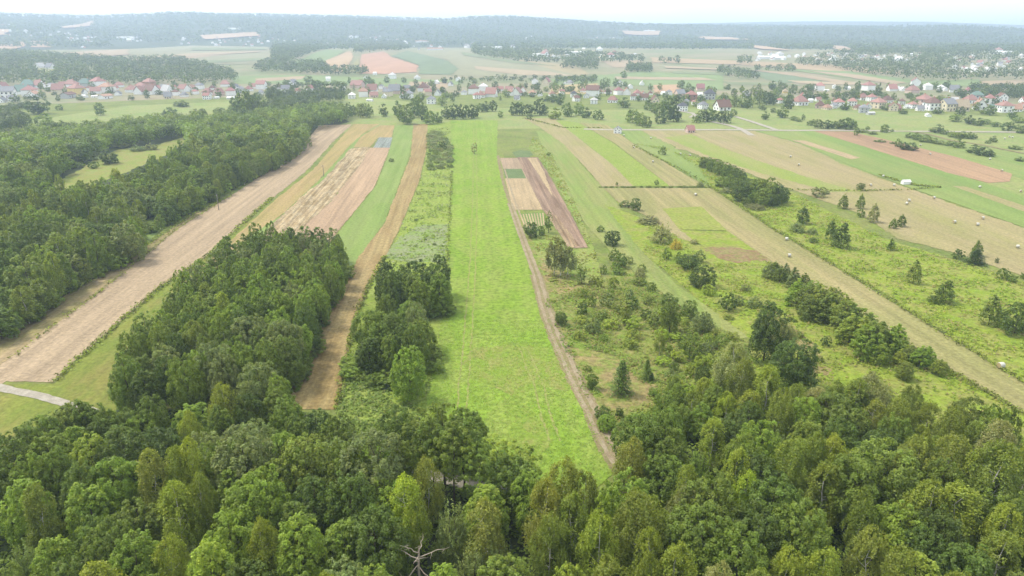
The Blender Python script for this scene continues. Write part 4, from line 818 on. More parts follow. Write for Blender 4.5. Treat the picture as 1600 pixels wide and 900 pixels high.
for px, pb, pt, wp in [(1134, 301, 291, 24), (1182, 327, 317, 28), (1170, 324, 316, 18), (1094, 292, 281, 13)]: tree_base('willow', px, pb, pt, wp, 'grey', Zb)
# ---- loose trees on the rough land to the right
Zr = 'rough land on the right'
for sp, px, pb, pt, wpx, col, lab in [
 ('cone', 1253, 350, 321, 22, 'deep', 'dark pointed tree left of the first pair on the rough land'), ('willow', 1246, 362, 345, 26, 'silver', None), ('willow', 1268, 366, 354, 18, 'silver', None), ('shrub', 1272, 379, 371, 13, 'deep', None),
 ('cone', 1297, 375, 338, 17, 'deep', 'left and taller tree of the dark pair on the rough land'), ('cone', 1313, 387, 345, 28, 'deep', 'right and wider tree of the dark pair on the rough land'), ('cone', 1317, 326, 302, 16, 'mid', None), ('cone', 1344, 326, 302, 14, 'mid', None), ('shrub', 1345, 339, 326, 12, 'mid', None), ('cone', 1364, 347, 316, 18, 'grey', 'pale olive tree fading into the dry grass beside the bales'),
 ('cone', 1395, 357, 340, 12, 'mid', None), ('cone', 1408, 354, 334, 15, 'mid', None), ('cone', 1391, 391, 372, 13, 'mid', None), ('broad', 1345, 297, 285, 12, 'deep', 'small dark tree on the ditch line of the hay meadow'), ('shrub', 1280, 308, 292, 22, 'grey', 'greyish bush left of the ditch line tree'), ('shrub', 1290, 303, 296, 12, 'mid', None),
 ('cone', 1426, 443, 404, 20, 'olive', 'lone olive tree in the middle of the rough land'), ('cone', 1474, 473, 434, 28, 'mid', 'broad tree below the lone olive one near the hay strip'), ('shrub', 1459, 474, 460, 16, 'mid', None), ('spruce', 1523, 412, 388, 32, 'dark', 'dark wide conifer standing on the rough land'), ('cone', 1524, 400, 375, 18, 'mid', None), ('shrub', 1497, 404, 389, 14, 'deep', None), ('shrub', 1557, 411, 402, 5, 'dark', None),
 ('shrub', 1566, 436, 417, 13, 'mid', None), ('shrub', 1580, 440, 428, 14, 'mid', None), ('shrub', 1600, 436, 424, 10, 'deep', None), ('cone', 1544, 508, 458, 26, 'olive', 'olive tree left of the dark one at the right edge of the rough land'), ('broad', 1585, 522, 468, 38, 'deep', 'dark dense tree at the right edge of the rough land'), ('shrub', 1035, 242, 228, 11, 'mid', None), ('shrub', 1026, 289, 281, 7, 'deep', None), ('shrub', 964, 290, 284, 4, 'mid', None),
 ('shrub', 612, 253, 247, 8, 'deep', 'tiny dark bush alone on the green strip of the left fields'), ('shrub', 650, 345, 341, 6, 'deep', None), ('shrub', 665, 375, 372, 5, 'mid', None), ('shrub', 679, 383, 379, 6, 'mid', None), ('airy', 741, 241, 222, 10, 'grey', 'thin pale birch alone in the upper bright meadow'), ('shrub', 692, 234, 221, 12, 'dark', None), ('shrub', 857, 243, 238, 7, 'mid', None),
]: tree_base(sp, px, pb, pt, wpx, col, Zr, name='field_shrub' if sp in ('shrub',) else 'field_tree' if sp in ('broad', 'airy', 'cone') else None, label=lab)
Zd = 'thicket at the top of the rough grass strip'
th = W([(669, 208), (690, 206), (704, 232), (706, 264), (670, 266)])
for x, y in scatter(th, 4.5): tree('shrub', x, y, rnd.uniform(1, 2.6), rnd.uniform(3, 6), pick(('silver', 3), ('grey', 2), ('mid', 2)), Zd, name='thicket_shrub')
Zk = 'hedge line across the strips'
for a, b, n in ((938, 990, 7), (1002, 1048, 5), (1062, 1108, 7)):
    for i in range(n):
        px = a + (b - a) * i / (n - 1)
        tree_base('shrub', px, 293, 293 - rnd.uniform(1.5, 3.2), rnd.uniform(4, 9), pick(('mid', 2), ('olive', 2), ('deep', 1)), Zk, name='hedge_shrub')

# ------------------------------------------------------------------ trees round the village
Zv = 'village edge'
VT = [(62, 178, 150, 28, 'dark'), (93, 172, 163, 9, 'deep'), (68, 195, 176, 20, 'mid'), (157, 180, 160, 12, 'deep'), (267, 180, 167, 15, 'dark'), (258, 179, 174, 10, 'deep'), (305, 179, 170, 14, 'silver'), (317, 178, 169, 10, 'deep'), (287, 167, 157, 16, 'deep'), (278, 166, 158, 12, 'deep'), (345, 182, 167, 18, 'mid'), (376, 182, 146, 18, 'deep'), (388, 184, 142, 18, 'mid'), (368, 178, 150, 14, 'deep'), (398, 182, 146, 16, 'deep'), (407, 172, 148, 14, 'mid'),
 (426, 155, 134, 16, 'dark'), (448, 135, 124, 12, 'deep'), (457, 148, 135, 8, 'dark'), (420, 134, 127, 7, 'deep'), (482, 128, 118, 12, 'deep'), (493, 140, 124, 14, 'deep'), (505, 152, 128, 18, 'dark'), (520, 150, 130, 18, 'dark'), (532, 146, 126, 16, 'deep'), (505, 193, 168, 28, 'deep'), (525, 189, 168, 20, 'deep'), (496, 188, 170, 18, 'deep'),
 (545, 184, 160, 12, 'deep'), (553, 182, 164, 10, 'dark'), (563, 184, 160, 13, 'olive'), (572, 184, 160, 13, 'olive'), (578, 182, 162, 10, 'mid'), (599, 182, 162, 13, 'deep'), (622, 183, 158, 16, 'deep'), (636, 194, 162, 24, 'mid'), (648, 184, 152, 16, 'deep'), (628, 190, 164, 14, 'deep'), (663, 190, 164, 13, 'dark'), (672, 194, 172, 18, 'mid'), (684, 192, 176, 15, 'deep'), (661, 176, 160, 12, 'deep'), (655, 182, 150, 14, 'mid'),
 (692, 166, 148, 14, 'olive'), (575, 132, 118, 10, 'deep'), (696, 186, 166, 12, 'dark'), (704, 186, 164, 12, 'dark'), (712, 186, 162, 13, 'dark'), (720, 186, 163, 12, 'dark'), (728, 186, 163, 12, 'dark'), (736, 185, 163, 12, 'dark'), (742, 184, 164, 11, 'dark'), (752, 175, 160, 13, 'deep'), (760, 174, 158, 12, 'deep'), (770, 174, 156, 12, 'dark'), (782, 184, 173, 8, 'mid'),
 (803, 180, 160, 16, 'dark'), (812, 180, 158, 16, 'deep'), (826, 181, 162, 18, 'dark'), (828, 186, 176, 10, 'silver'), (843, 180, 153, 18, 'dark'), (852, 179, 165, 10, 'deep'), (868, 186, 168, 19, 'lime'), (862, 160, 148, 14, 'deep'), (875, 164, 146, 14, 'deep'), (887, 182, 160, 18, 'deep'), (904, 180, 160, 16, 'mid'), (917, 184, 168, 16, 'deep'), (934, 187, 171, 16, 'deep'), (974, 168, 152, 18, 'deep'),
 (988, 192, 170, 20, 'mid'), (1000, 196, 176, 18, 'mid'), (1010, 199, 182, 14, 'deep'), (1032, 193, 177, 17, 'dark'), (1030, 182, 158, 18, 'deep'), (1042, 190, 150, 18, 'deep'), (1052, 190, 154, 18, 'dark'), (1058, 188, 172, 12, 'dark'), (1022, 176, 160, 14, 'mid'), (1012, 172, 160, 12, 'mid'), (1060, 158, 146, 14, 'dark'), (1072, 148, 134, 8, 'deep'), (843, 150, 138, 8, 'dark'), (822, 138, 126, 6, 'dark'), (840, 140, 130, 8, 'deep'), (853, 143, 135, 8, 'mid'), (867, 145, 140, 8, 'brown'), (890, 143, 134, 8, 'deep'), (908, 140, 128, 11, 'dark'), (945, 140, 118, 8, 'deep'), (940, 140, 122, 6, 'deep'), (950, 138, 120, 6, 'deep'), (962, 136, 121, 8, 'deep'), (979, 141, 132, 6, 'dark'), (975, 122, 110, 10, 'deep'),
 (1088, 192, 176, 12, 'mid'), (1098, 190, 170, 16, 'dark'), (1108, 190, 168, 15, 'deep'), (1116, 188, 172, 14, 'dark'), (1126, 192, 172, 14, 'dark'), (1136, 192, 172, 12, 'dark'), (1146, 182, 170, 10, 'deep'), (1128, 164, 149, 15, 'deep'), (1136, 163, 150, 12, 'dark'), (1147, 168, 136, 8, 'olive'), (1158, 168, 132, 8, 'olive'), (1150, 166, 150, 14, 'deep'), (1166, 168, 156, 14, 'deep'), (1176, 168, 134, 9, 'olive'), (1186, 168, 136, 9, 'olive'), (1168, 170, 150, 10, 'deep'), (1190, 172, 160, 12, 'silver'), (1198, 164, 142, 14, 'dark'), (1208, 164, 146, 12, 'dark'), (1196, 187, 174, 11, 'deep'), (1222, 184, 166, 18, 'mid'), (1208, 176, 168, 8, 'deep'),
 (1230, 170, 148, 16, 'dark'), (1206, 140, 126, 11, 'deep'), (1216, 144, 134, 9, 'deep'), (1238, 147, 131, 11, 'deep'), (1262, 144, 131, 14, 'deep'), (1252, 146, 138, 10, 'deep'), (1265, 154, 144, 12, 'deep'), (1283, 152, 144, 12, 'mid'), (1305, 152, 142, 10, 'deep'), (1322, 152, 142, 10, 'dark'), (1334, 150, 138, 12, 'dark'), (1340, 142, 126, 8, 'deep'), (1372, 150, 130, 9, 'dark'), (1363, 152, 140, 14, 'dark'), (1380, 152, 144, 12, 'deep'), (1292, 166, 156, 10, 'mid'), (1318, 172, 162, 12, 'deep'), (1386, 172, 162, 14, 'deep'), (1410, 178, 170, 12, 'deep'), (1466, 178, 168, 14, 'deep'), (1494, 190, 178, 16, 'fresh'), (1514, 194, 180, 14, 'dark'), (1528, 196, 184, 14, 'deep'), (1540, 194, 186, 12, 'deep'), (1546, 180, 164, 14, 'deep'), (1536, 178, 170, 10, 'mid'), (1556, 198, 190, 12, 'deep'), (1575, 204, 190, 15, 'dark'), (1590, 202, 194, 10, 'deep'), (1597, 208, 196, 14, 'dark'), (1580, 186, 170, 11, 'deep'), (1592, 192, 182, 14, 'mid'), (1480, 158, 148, 10, 'fresh'), (1440, 152, 144, 10, 'mid'), (1420, 152, 144, 12, 'mid'), (1500, 150, 138, 14, 'deep'), (1522, 146, 134, 10, 'deep'), (1535, 150, 138, 14, 'deep'),
 (1266, 196, 188, 10, 'deep'), (1278, 200, 186, 12, 'deep'), (1290, 201, 187, 14, 'dark'), (1270, 192, 186, 7, 'mid'), (1255, 188, 178, 5, 'deep'), (1240, 188, 181, 10, 'mid'), (1248, 190, 184, 10, 'silver'), (1310, 201, 186, 14, 'dark'), (1322, 202, 183, 18, 'deep'), (1332, 201, 188, 12, 'deep'), (1328, 203, 196, 10, 'mid'), (1300, 200, 190, 10, 'deep'), (1338, 212, 198, 7, 'mid'), (1348, 207, 201, 14, 'mid'), (1355, 203, 197, 6, 'deep'), (1363, 210, 205, 12, 'mid'), (1382, 207, 194, 11, 'mid'), (1394, 206, 201, 4, 'deep'),
 (1457, 206, 199, 10, 'deep'), (1466, 208, 194, 12, 'dark'), (1475, 210, 202, 10, 'deep'), (1487, 214, 205, 11, 'mid'), (1496, 216, 206, 11, 'mid'), (1505, 216, 205, 11, 'mid'), (1514, 217, 206, 11, 'mid'), (1521, 217, 208, 8, 'mid'), (1421, 216, 207, 10, 'deep'), (1431, 219, 207, 10, 'deep'), (1445, 222, 210, 16, 'mid'), (1460, 224, 215, 14, 'mid'), (1472, 226, 219, 14, 'silver'), (1484, 228, 220, 12, 'mid'), (1497, 231, 217, 14, 'mid'), (1403, 230, 216, 8, 'mid'), (1412, 234, 222, 14, 'dark'), (1424, 235, 222, 16, 'dark'), (1523, 239, 226, 17, 'dark'), (1536, 243, 229, 18, 'dark'), (1547, 245, 236, 12, 'dark'), (1551, 222, 212, 9, 'mid'), (1543, 224, 219, 7, 'deep'), (1587, 233, 227, 14, 'mid'), (1594, 252, 245, 12, 'mid'), (1394, 225, 221, 8, 'mid'), (1375, 222, 218, 14, 'mid')]
for px, pb, pt, wp, c in VT: tree_base('airy' if wp < (pb - pt) * 0.4 else 'broad', px, pb, pt, wp, c, Zv, name='village_tree')
# ------------------------------------------------------------------ houses
WALL = plain('wall_render', (0.8, 0.8, 0.78), 0.85, 0.2, 0.05, 0.6, obj_color=True)
ROOF = plain('roof_tiles', (0.3, 0.1, 0.07), 0.8, 0.2, 0.18, 1.5, obj_color=True)
PANE = plain('window_glass', (0.05, 0.06, 0.07), 0.2, 0.6)
DOORM = plain('door_wood', (0.16, 0.09, 0.05), 0.6, 0.3)
BRICKM = plain('chimney_brick', (0.33, 0.15, 0.1), 0.9, 0.1, 0.2, 4)
def tri_mesh(name, V, F, mat):
    me = bpy.data.meshes.new(name); me.from_pydata([tuple(v) for v in V], [], F); me.materials.append(mat); me.update(); return me
def house_proto(w, l, hw, hr, hip=0.0, two=False):
    """Gabled (hip 0) or hipped house: ridge along x, walls closed up under a roof with overhang."""
    x, y = w / 2, l / 2
    V = [(-x, -y, -.5), (x, -y, -.5), (x, y, -.5), (-x, y, -.5), (-x, -y, hw), (x, -y, hw), (x, y, hw), (-x, y, hw)]
    F = [(0, 1, 5, 4), (1, 2, 6, 5), (2, 3, 7, 6), (3, 0, 4, 7)]
    if hip == 0:
        V += [(-x, 0, hw + hr), (x, 0, hw + hr)]; F += [(4, 7, 8), (5, 9, 6), (4, 5, 9, 8), (6, 7, 8, 9)]
    else: F += [(4, 5, 6, 7)]
    wall = tri_mesh('wall', V, F, WALL)
    o, t = 0.55, 0.22; s = hr / y; z0 = hw - o * s + 0.12; xr = x + o if hip == 0 else x * (1 - hip); zr = hw + hr + 0.12
    def shell(dz): return [(-x - o, -y - o, z0 + dz), (x + o, -y - o, z0 + dz), (x + o, y + o, z0 + dz), (-x - o, y + o, z0 + dz), (-xr, 0, zr + dz), (xr, 0, zr + dz)]
    V = shell(0) + shell(t)
    up = [(6, 7, 11, 10), (8, 9, 10, 11)]; dn = [(0, 4, 5, 1), (2, 5, 4, 3)]
    ed = [(0, 1, 7, 6), (2, 3, 9, 8)]
    if hip: up += [(7, 8, 11), (9, 6, 10)]; dn += [(1, 5, 2), (3, 4, 0)]; ed += [(1, 2, 8, 7), (3, 0, 6, 9)]
    else: ed += [(1, 5, 11, 7), (5, 2, 8, 11), (3, 4, 10, 9), (4, 0, 6, 10)]
    roof = tri_mesh('roof', V, up + dn + ed, ROOF)
    def box(name, m, *b):
        v, q = boxq(*b); return mesh_np(name, v, q, m)
    ch = box('chimney', BRICKM, x * .3 - .35, x * .3 + .35, y * .25 - .35, y * .25 + .35, hw + hr * .4, hw + hr + 1.0)
    wins = []
    floors = [0.9] + ([3.5] if two else [])
    for f in floors:
        for k in (-1, 0, 1):
            if k == 0 and f < 2: continue
            for sy in (-1, 1): wins.append(box('window', PANE, k * x * .62 - .65, k * x * .62 + .65, *(sorted((sy * (y + .05), sy * (y - .1)))), f, f + 1.35))
        for k in (-1, 1):
            for sx in (-1, 1): wins.append(box('window', PANE, *(sorted((sx * (x + .05), sx * (x - .1)))), k * y * .45 - .6, k * y * .45 + .6, f, f + 1.35))
    if hip == 0:
        for sx in (-1, 1): wins.append(box('window', PANE, *(sorted((sx * (x + .05), sx * (x - .1)))), -.6, .6, hw + .4, hw + 1.7))
    door = box('door', DOORM, -.55, .55, -y - .06, -y + .1, 0, 2.1)
    return dict(wall=wall, roof=roof, chimney=ch, wins=wins, door=door, w=w, l=l)
HP = [house_proto(11, 9, 3.4, 4.4), house_proto(10, 10, 5.6, 3.6, 0, True), house_proto(11, 10, 3.4, 4.2, .55), house_proto(10, 10, 5.8, 3.2, .75, True), house_proto(9, 8, 3.0, 4.6)]
SHED = house_proto(14, 7, 3.0, 1.6); SHED['wins'] = SHED['wins'][:2]
RC = dict(r=(0.29, 0.16, 0.135), c=(0.28, 0.13, 0.125), o=(0.35, 0.21, 0.15), p=(0.30, 0.15, 0.13), b=(0.16, 0.09, 0.07), g=(0.20, 0.20, 0.21), d=(0.07, 0.07, 0.08), v=(0.13, 0.19, 0.16), l=(0.45, 0.44, 0.43), w=(0.62, 0.62, 0.6), t=(0.34, 0.27, 0.18))
RW = dict(r='red', c='crimson', o='orange', p='pinkish', b='brown', g='grey', d='dark grey', v='grey green', l='light grey', w='white', t='tan')
WC = dict(w=(0.80, 0.80, 0.78), c=(0.66, 0.58, 0.42), y=(0.68, 0.52, 0.2), p=(0.62, 0.46, 0.40), g=(0.45, 0.45, 0.44), b=(0.36, 0.2, 0.14), v=(0.5, 0.56, 0.44))
WW = dict(w='white', c='cream', y='yellow', p='pale pink', g='grey', b='brick', v='pale green')
# foot px, foot row, width px, roof, wall, (n = no window detail, s = shed)
HS = '''6 143 14 p g|14 153 18 g w|36 147 22 v w|45 137 16 v g|48 150 17 p w|54 153 12 o w|62 137 12 r w|81 138 8 g w|93 144 16 r c|113 141 26 r w|121 147 20 r y|135 135 18 v g|130 147 9 g w|154 136 17 p w|150 146 13 r w|168 144 20 o w|165 154 24 o w s|107 153 28 b g s|132 152 13 w w s|148 152 10 w w s|186 136 11 r w|185 149 9 g w|4 160 10 g w|20 158 9 g w|75 141 9 l w|100 137 10 p w|180 140 9 p w|140 142 9 b w|28 140 10 r w
206 144 14 r w|221 141 14 r w|234 136 14 r b|237 147 18 b w|220 147 15 r w|262 147 15 l w|263 154 11 g c|275 149 10 b w|288 143 15 r w|288 151 10 g w|300 141 11 o w|312 139 12 g w|325 148 14 r w|324 155 11 p w|342 149 14 r p|352 135 13 r w|361 149 14 c w|377 143 12 g w|389 142 11 r w|399 138 9 r w|338 154 12 w w s|361 155 14 w w s|247 141 10 p w|256 138 9 g w|305 147 9 p w|332 140 9 b w|273 141 9 p w|369 138 8 g w
409 139 15 r w|408 147 9 g w|437 143 8 g w|447 146 14 g w|466 145 11 p w|485 141 12 p w|458 132 11 g w|514 142 7 o o|536 142 8 l w|559 137 28 r p|550 154 12 w w|568 151 16 o w|582 145 16 r w|584 152 13 r p|596 139 9 g w|578 158 13 w w s|513 127 8 w w|572 123 7 l w|586 117 6 w w
600 153 9 w w|606 150 14 g c|617 146 18 g p|636 143 12 g p|639 153 15 g w|656 157 7 w w|668 149 13 r c|674 162 15 g w|662 142 20 b w|684 149 11 g w|613 123 12 l w|652 124 11 l w|682 131 9 w w|704 134 8 g w|740 147 18 b w|752 152 15 r w|768 151 18 r w|755 142 15 w w|796 144 13 r w|782 142 10 p w|797 149 12 o w|745 154 12 p w|603 144 9 g w|725 148 9 g w|716 127 8 l w|775 143 9 b w|630 153 11 p w
808 149 16 r w|817 144 11 p w|832 148 11 o w|844 150 14 w w s|863 150 13 o w|854 131 12 c c|836 131 11 g w|882 131 11 l w s|890 132 11 g w|897 152 13 d w|911 144 10 p w|926 150 24 b w|928 162 13 l w|957 160 15 r w|966 148 13 c w|979 148 15 o w|996 149 14 p w|990 156 12 b w|968 134 10 g w|900 158 11 b w|950 146 11 b w|878 147 9 p w|916 153 9 g w|808 156 9 g w|1003 133 8 w w|985 138 8 l w|938 146 10 p w
1005 151 11 p w|1006 156 14 b w|1036 148 7 w w|1045 148 9 g w|1062 150 14 g p|1094 141 12 c p|1093 150 8 w w|1080 157 19 p b|1108 155 18 d g|1098 170 14 g w|1066 173 15 d w|1128 172 22 b w|1165 152 11 l w|1023 160 14 b c|1016 148 9 b w|1085 163 9 p w|1072 162 9 g w
1227 145 9 t y|1249 164 20 r w|1218 161 10 p w|1266 160 6 w w|1281 169 16 b p|1292 171 12 o c|1280 141 14 p w|1291 142 9 w w s|1310 167 15 p w|1324 140 7 w w|1331 165 13 r w|1356 141 15 p w|1347 156 13 r w|1361 158 12 p w|1371 169 18 r c|1349 176 14 g g|1385 160 14 b w|1395 173 13 b c|1360 179 15 l g s|1304 161 10 b w|1393 142 12 p w|1278 158 8 r w|1254 153 9 p w|1302 169 9 g w|1340 171 11 b c|1356 170 11 p w|1304 138 7 w w
1402 141 7 w w|1410 142 7 w w|1430 134 13 p w|1425 145 15 r p|1449 140 11 w w|1470 141 9 w w|1477 142 6 w w|1490 144 11 g w|1495 140 5 w w|1512 145 11 c w|1442 166 20 r p|1455 172 20 b w|1425 169 11 r w|1416 169 7 w w|1400 172 11 p b|1478 173 19 g c|1500 166 11 r w|1500 173 18 t c|1515 161 16 r w|1525 157 16 v g|1530 171 18 o w|1545 162 14 p w|1564 158 13 b w|1568 175 18 r w|1588 174 11 o w|1598 172 12 r w|1450 182 16 l w s|1460 161 9 p w|1491 160 9 l w|1535 160 8 w w|1408 163 9 b w|1437 173 10 g w|1552 170 9 v w|1600 160 10 p w'''
HOUSES = []
def place_house(px, pb, wp, rf, wl, shed=False, rot=None, name='house', detail=True, proto=None, label=None):
    x, y, z = P(px, pb)
    p = proto or (SHED if shed else rnd.choice(HP if wp > 8 else [HP[0], HP[4], HP[1]]))
    k = wp / F * slant(x, y) / (0.9 * (p['w'] + p['l']) / 2 if not shed else p['w'])
    k = 0.73 * min(max(k, 0.6), 1.9)
    root = bpy.data.objects.new(name, None); C.objects.link(root); root.location = (x, y, z)
    root.rotation_euler = (0, 0, rnd.choice((0, math.pi / 2, 0.3, -0.35, 1.3)) + rnd.uniform(-.15, .15) if rot is None else rot)
    root.scale = (k, k, min(k, 1.25) * rnd.uniform(.95, 1.1))
    j = rnd.uniform(.85, 1.15)
    ob('wall', p['wall'], root, WC.get(wl, RC.get(wl))); ob('roof', p['roof'], root, tuple(v * j for v in RC.get(rf, WC.get(rf))))
    if not shed: ob('chimney', p['chimney'], root)
    if detail:
        for wmesh in p['wins']: ob('window', wmesh, root)
        ob('door', p['door'], root)
    HOUSES.append(dict(o=root, px=px, pb=pb, rf=rf, wl=wl, shed=shed, x=x, y=y, k=k, label=label, wp=wp))
    return root
for s in HS.replace('\n', '|').split('|'):
    a = s.split()
    px, pb, wp = map(float, a[:3])
    place_house(px, pb, wp, a[3], a[4], len(a) > 5, detail=pb > 151)
place_house(965, 208, 14, 'g', 'w', rot=1.35, proto=HP[1], label='white gabled house with a grey roof standing alone on the pale road')
place_house(1078, 207, 13, 'p', 'p', rot=0.2, proto=HP[4], label='small unfinished pinkish brick house alone by the pale road')
place_house(63, 107, 10, 'l', 'w', detail=False, label='left house of the pair in the woodland clearing behind the village'); place_house(79, 108, 11, 'g', 'w', detail=False, label='right house of the pair in the woodland clearing behind the village')
hp = place_house(1415, 288, 9, 'w', 'w', shed=True, detail=False, rot=0.1, label='white covered heap at the end of the ditch in the hay meadow'); hp.scale = (.26, .3, .45)

# settlements far off on the hillside
CL = [(0, 15, 36, 42, 4, 'p'), (0, 16, 48, 58, 6, 'p'), (30, 150, 50, 62, 14, 'g'), (112, 150, 56, 75, 10, 'g'), (188, 228, 57, 65, 7, 'w'), (270, 302, 60, 70, 6, 'p'), (330, 430, 56, 73, 28, 'p'), (430, 470, 62, 72, 6, 'w'), (508, 526, 62, 70, 5, 'w'), (545, 622, 56, 68, 18, 'g'),
      (625, 650, 66, 73, 4, 'w'), (650, 690, 64, 78, 6, 'o'), (708, 742, 69, 77, 5, 'w'), (755, 812, 73, 81, 12, 'g'), (820, 862, 58, 63, 5, 'w'), (885, 965, 58, 64, 7, 'w'), (828, 960, 78, 91, 16, 'w'), (985, 1000, 82, 88, 3, 'p'), (1005, 1022, 46, 50, 2, 'w'), (1180, 1250, 84, 95, 14, 'w'), (1255, 1340, 84, 97, 16, 'w'), (1340, 1440, 80, 97, 22, 'w'), (1480, 1600, 80, 114, 34, 'w'), (1545, 1580, 74, 86, 7, 'w')]
DISTANT = []
for x0, x1, y0, y1, n, r in CL:
    for _ in range(n):
        px, py = rnd.uniform(x0, x1), rnd.uniform(y0, y1)
        rf = pick((r, 3), ('l', 2), ('g', 2), ('r', 1), ('w', 2), ('p', 1)); wl = pick(('w', 6), ('c', 1), ('p', 1))
        x, y, z = P(px, py); p = rnd.choice(HP)
        root = bpy.data.objects.new('distant_house', None); C.objects.link(root); root.location = (x, y, z); root.rotation_euler = (0, 0, rnd.uniform(0, 3.14))
        k = rnd.uniform(0.5, 0.85) if rnd.random() < .94 else 1.3
        root.scale = (k, k, min(k, 1.3))
        ob('wall', p['wall'], root, WC[wl]); ob('roof', p['roof'], root, RC[rf])
        DISTANT.append(dict(o=root, px=px, pb=py, rf=rf, wl=wl, x=x, y=y))
for px, py, wp in ((365, 46, 26), (196, 60, 30), (770, 76, 34), (1015, 49, 20), (1563, 84, 34), (1196, 92, 30), (1215, 93, 26), (900, 84, 40), (840, 88, 16), (680, 78, 30), (660, 66, 26)):
    x, y, z = P(px, py); p = SHED
    root = bpy.data.objects.new('distant_hall', None); C.objects.link(root); root.location = (x, y, z); root.rotation_euler = (0, 0, rnd.uniform(-.15, .15))
    k = wp / F * math.hypot(x, y) / 15; root.scale = (k * .8, min(k, 1.6), min(k, 1.3))
    ob('wall', p['wall'], root, WC['w']); ob('roof', p['roof'], root, RC['w'] if px not in (680, 660) else RC['o'])
    DISTANT.append(dict(o=root, px=px, pb=py, rf='w' if px not in (680, 660) else 'o', wl='w', x=x, y=y, hall=1))

# garden trees between the houses
Zg = 'village gardens'
HX = [(h['x'], h['y']) for h in HOUSES]
band = [(-40, 160), (60, 160), (250, 156), (380, 156), (420, 150), (520, 146), (690, 164), (790, 158), (900, 160), (1000, 164), (1060, 170), (1120, 166), (1240, 164), (1290, 172), (1440, 180), (1650, 184), (1650, 140), (1500, 136), (1300, 137), (1000, 135), (700, 129), (560, 128), (400, 134), (100, 133), (-40, 135)]
gt = scatter(W(band), 11.5, HX, tries=12)
rnd.shuffle(gt)
ng = 0
for x, y in gt:
    if ng > 285: break
    if any(abs(x - hx) < 7 and -3 < hy - y < 14 for hx, hy in HX) and rnd.random() < 0.8: continue
    px, py = pix(x, y, 0)
    if not -20 < px < 1620: continue
    tree(pick(('broad', 6), ('alder', 2), ('spruce', .8)), x, y, rnd.uniform(5, 10), rnd.uniform(5, 9), pick(('dark', 3), ('deep', 4), ('mid', 3), ('olive', 1)), Zg, name='garden_tree'); ng += 1
# ------------------------------------------------------------------ woods too far off to pick trees apart, each one mass
def mass(name, trees, per, size, cols, rg_seed, hR=(9, 13), rR=(3.6, 5.2), lift=0.15, squash=0.75):
    """One object: for every tree a crown of leaf sprays round its own trunk position."""
    rg = np.random.default_rng(rg_seed)
    T = np.asarray(trees, float)
    if len(T) == 0: return
    n = len(T)
    z = np.where(np.hypot(T[:, 0], T[:, 1]) > 900, land(T[:, 0], T[:, 1]), 0)
    ht = rg.uniform(*hR, n); rr = rg.uniform(*rR, n)
    ci = rg.integers(0, len(cols), n); col = np.array(cols)[ci] * rg.uniform(0.8, 1.25, (n, 1))
    i = np.repeat(np.arange(n), per)
    d = unit(rg.normal(size=(len(i), 3)) + np.array([0, 0, 0.45]))
    q = rg.uniform(0.55, 1.0, len(i)) ** 0.6
    lob = 1 + 0.22 * np.sin(d[:, 0] * 5 + i) * np.cos(d[:, 1] * 4 + i * 1.7)
    q = q * lob
    hz = (ht * (1 - lift) / 2)[i]
    c = np.c_[T[i, 0] + d[:, 0] * rr[i] * q, T[i, 1] + d[:, 1] * rr[i] * q, z[i] + ht[i] * lift + hz + d[:, 2] * hz * q]
    nn = unit(d * 0.9 + np.array([0, 0, 0.5]) + 0.4 * rg.normal(size=d.shape))
    V, Q = leaf_quads(c, nn, size, 0.7, rg)
    v = np.clip(0.5 + 0.16 * rg.normal(size=len(i)) , 0, 1)
    me = mesh_np(name, V, Q, LEAFS, {'col': col[i], 'v': v, 'h': np.clip(0.2 + 0.15 * rg.normal(size=n), 0, 1)[i]})
    tag(ob(name, me), kind='stuff')
WCOL = [COL['deep'], COL['mid'], COL['dark'], COL['deep'], COL['olive'], COL['fresh'], COL['mid']]
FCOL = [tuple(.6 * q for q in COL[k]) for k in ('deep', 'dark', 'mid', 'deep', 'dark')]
fw = [t for t in FARWOOD]
mid = [t for t in fw if t[1] < 330]; far = [t for t in fw if t[1] >= 330]
mass('left_woods', mid, 520, 0.8, WCOL, 1, (9, 13), (3.3, 4.8))
mass('left_woods_beyond', far, 300, 1.05, WCOL, 2, (9, 13), (3.4, 4.8))
HXY = np.array([(h['x'], h['y']) for h in HOUSES] + [(h['x'], h['y']) for h in DISTANT])
def keep_clear(ts, w=8, f=30):
    ts = np.asarray(ts, float)
    if len(ts) == 0: return ts
    bad = np.zeros(len(ts), bool)
    for hx, hy in HXY:
        D = math.hypot(hx, hy); ux, uy = hx / D, hy / D
        dx, dy = hx - ts[:, 0], hy - ts[:, 1]
        al = dx * ux + dy * uy; la = np.abs(dx * uy - dy * ux)
        bad |= (la < w * (1 + D / 4000)) & (al > -14) & (al < f * (1 + D / 1500))
    return ts[~bad]
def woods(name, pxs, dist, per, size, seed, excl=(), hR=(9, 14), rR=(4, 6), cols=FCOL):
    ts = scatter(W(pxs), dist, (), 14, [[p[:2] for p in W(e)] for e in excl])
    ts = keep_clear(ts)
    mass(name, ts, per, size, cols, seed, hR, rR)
woods('woods_at_left_edge', [(-60, 208), (0, 207), (30, 206), (46, 203), (38, 190), (20, 184), (-60, 184)], 5.5, 220, 1.1, 3, hR=(8, 11), rR=(3.5, 4.5))
woods('hedge_woods', [(-10, 172), (46, 164), (46, 170), (0, 178)], 5.0, 120, 0.9, 4, hR=(3, 5), rR=(2.5, 3.5))
woods('belt_woods', [(362, 188), (420, 190), (500, 186), (545, 172), (545, 150), (500, 150), (430, 152), (400, 160), (362, 182)], 7.0, 170, 1.2, 5, excl=([(403, 172), (432, 168), (432, 158), (403, 160)], [(494, 174), (545, 176), (545, 160), (496, 160)]), hR=(7, 11), rR=(3.5, 5))
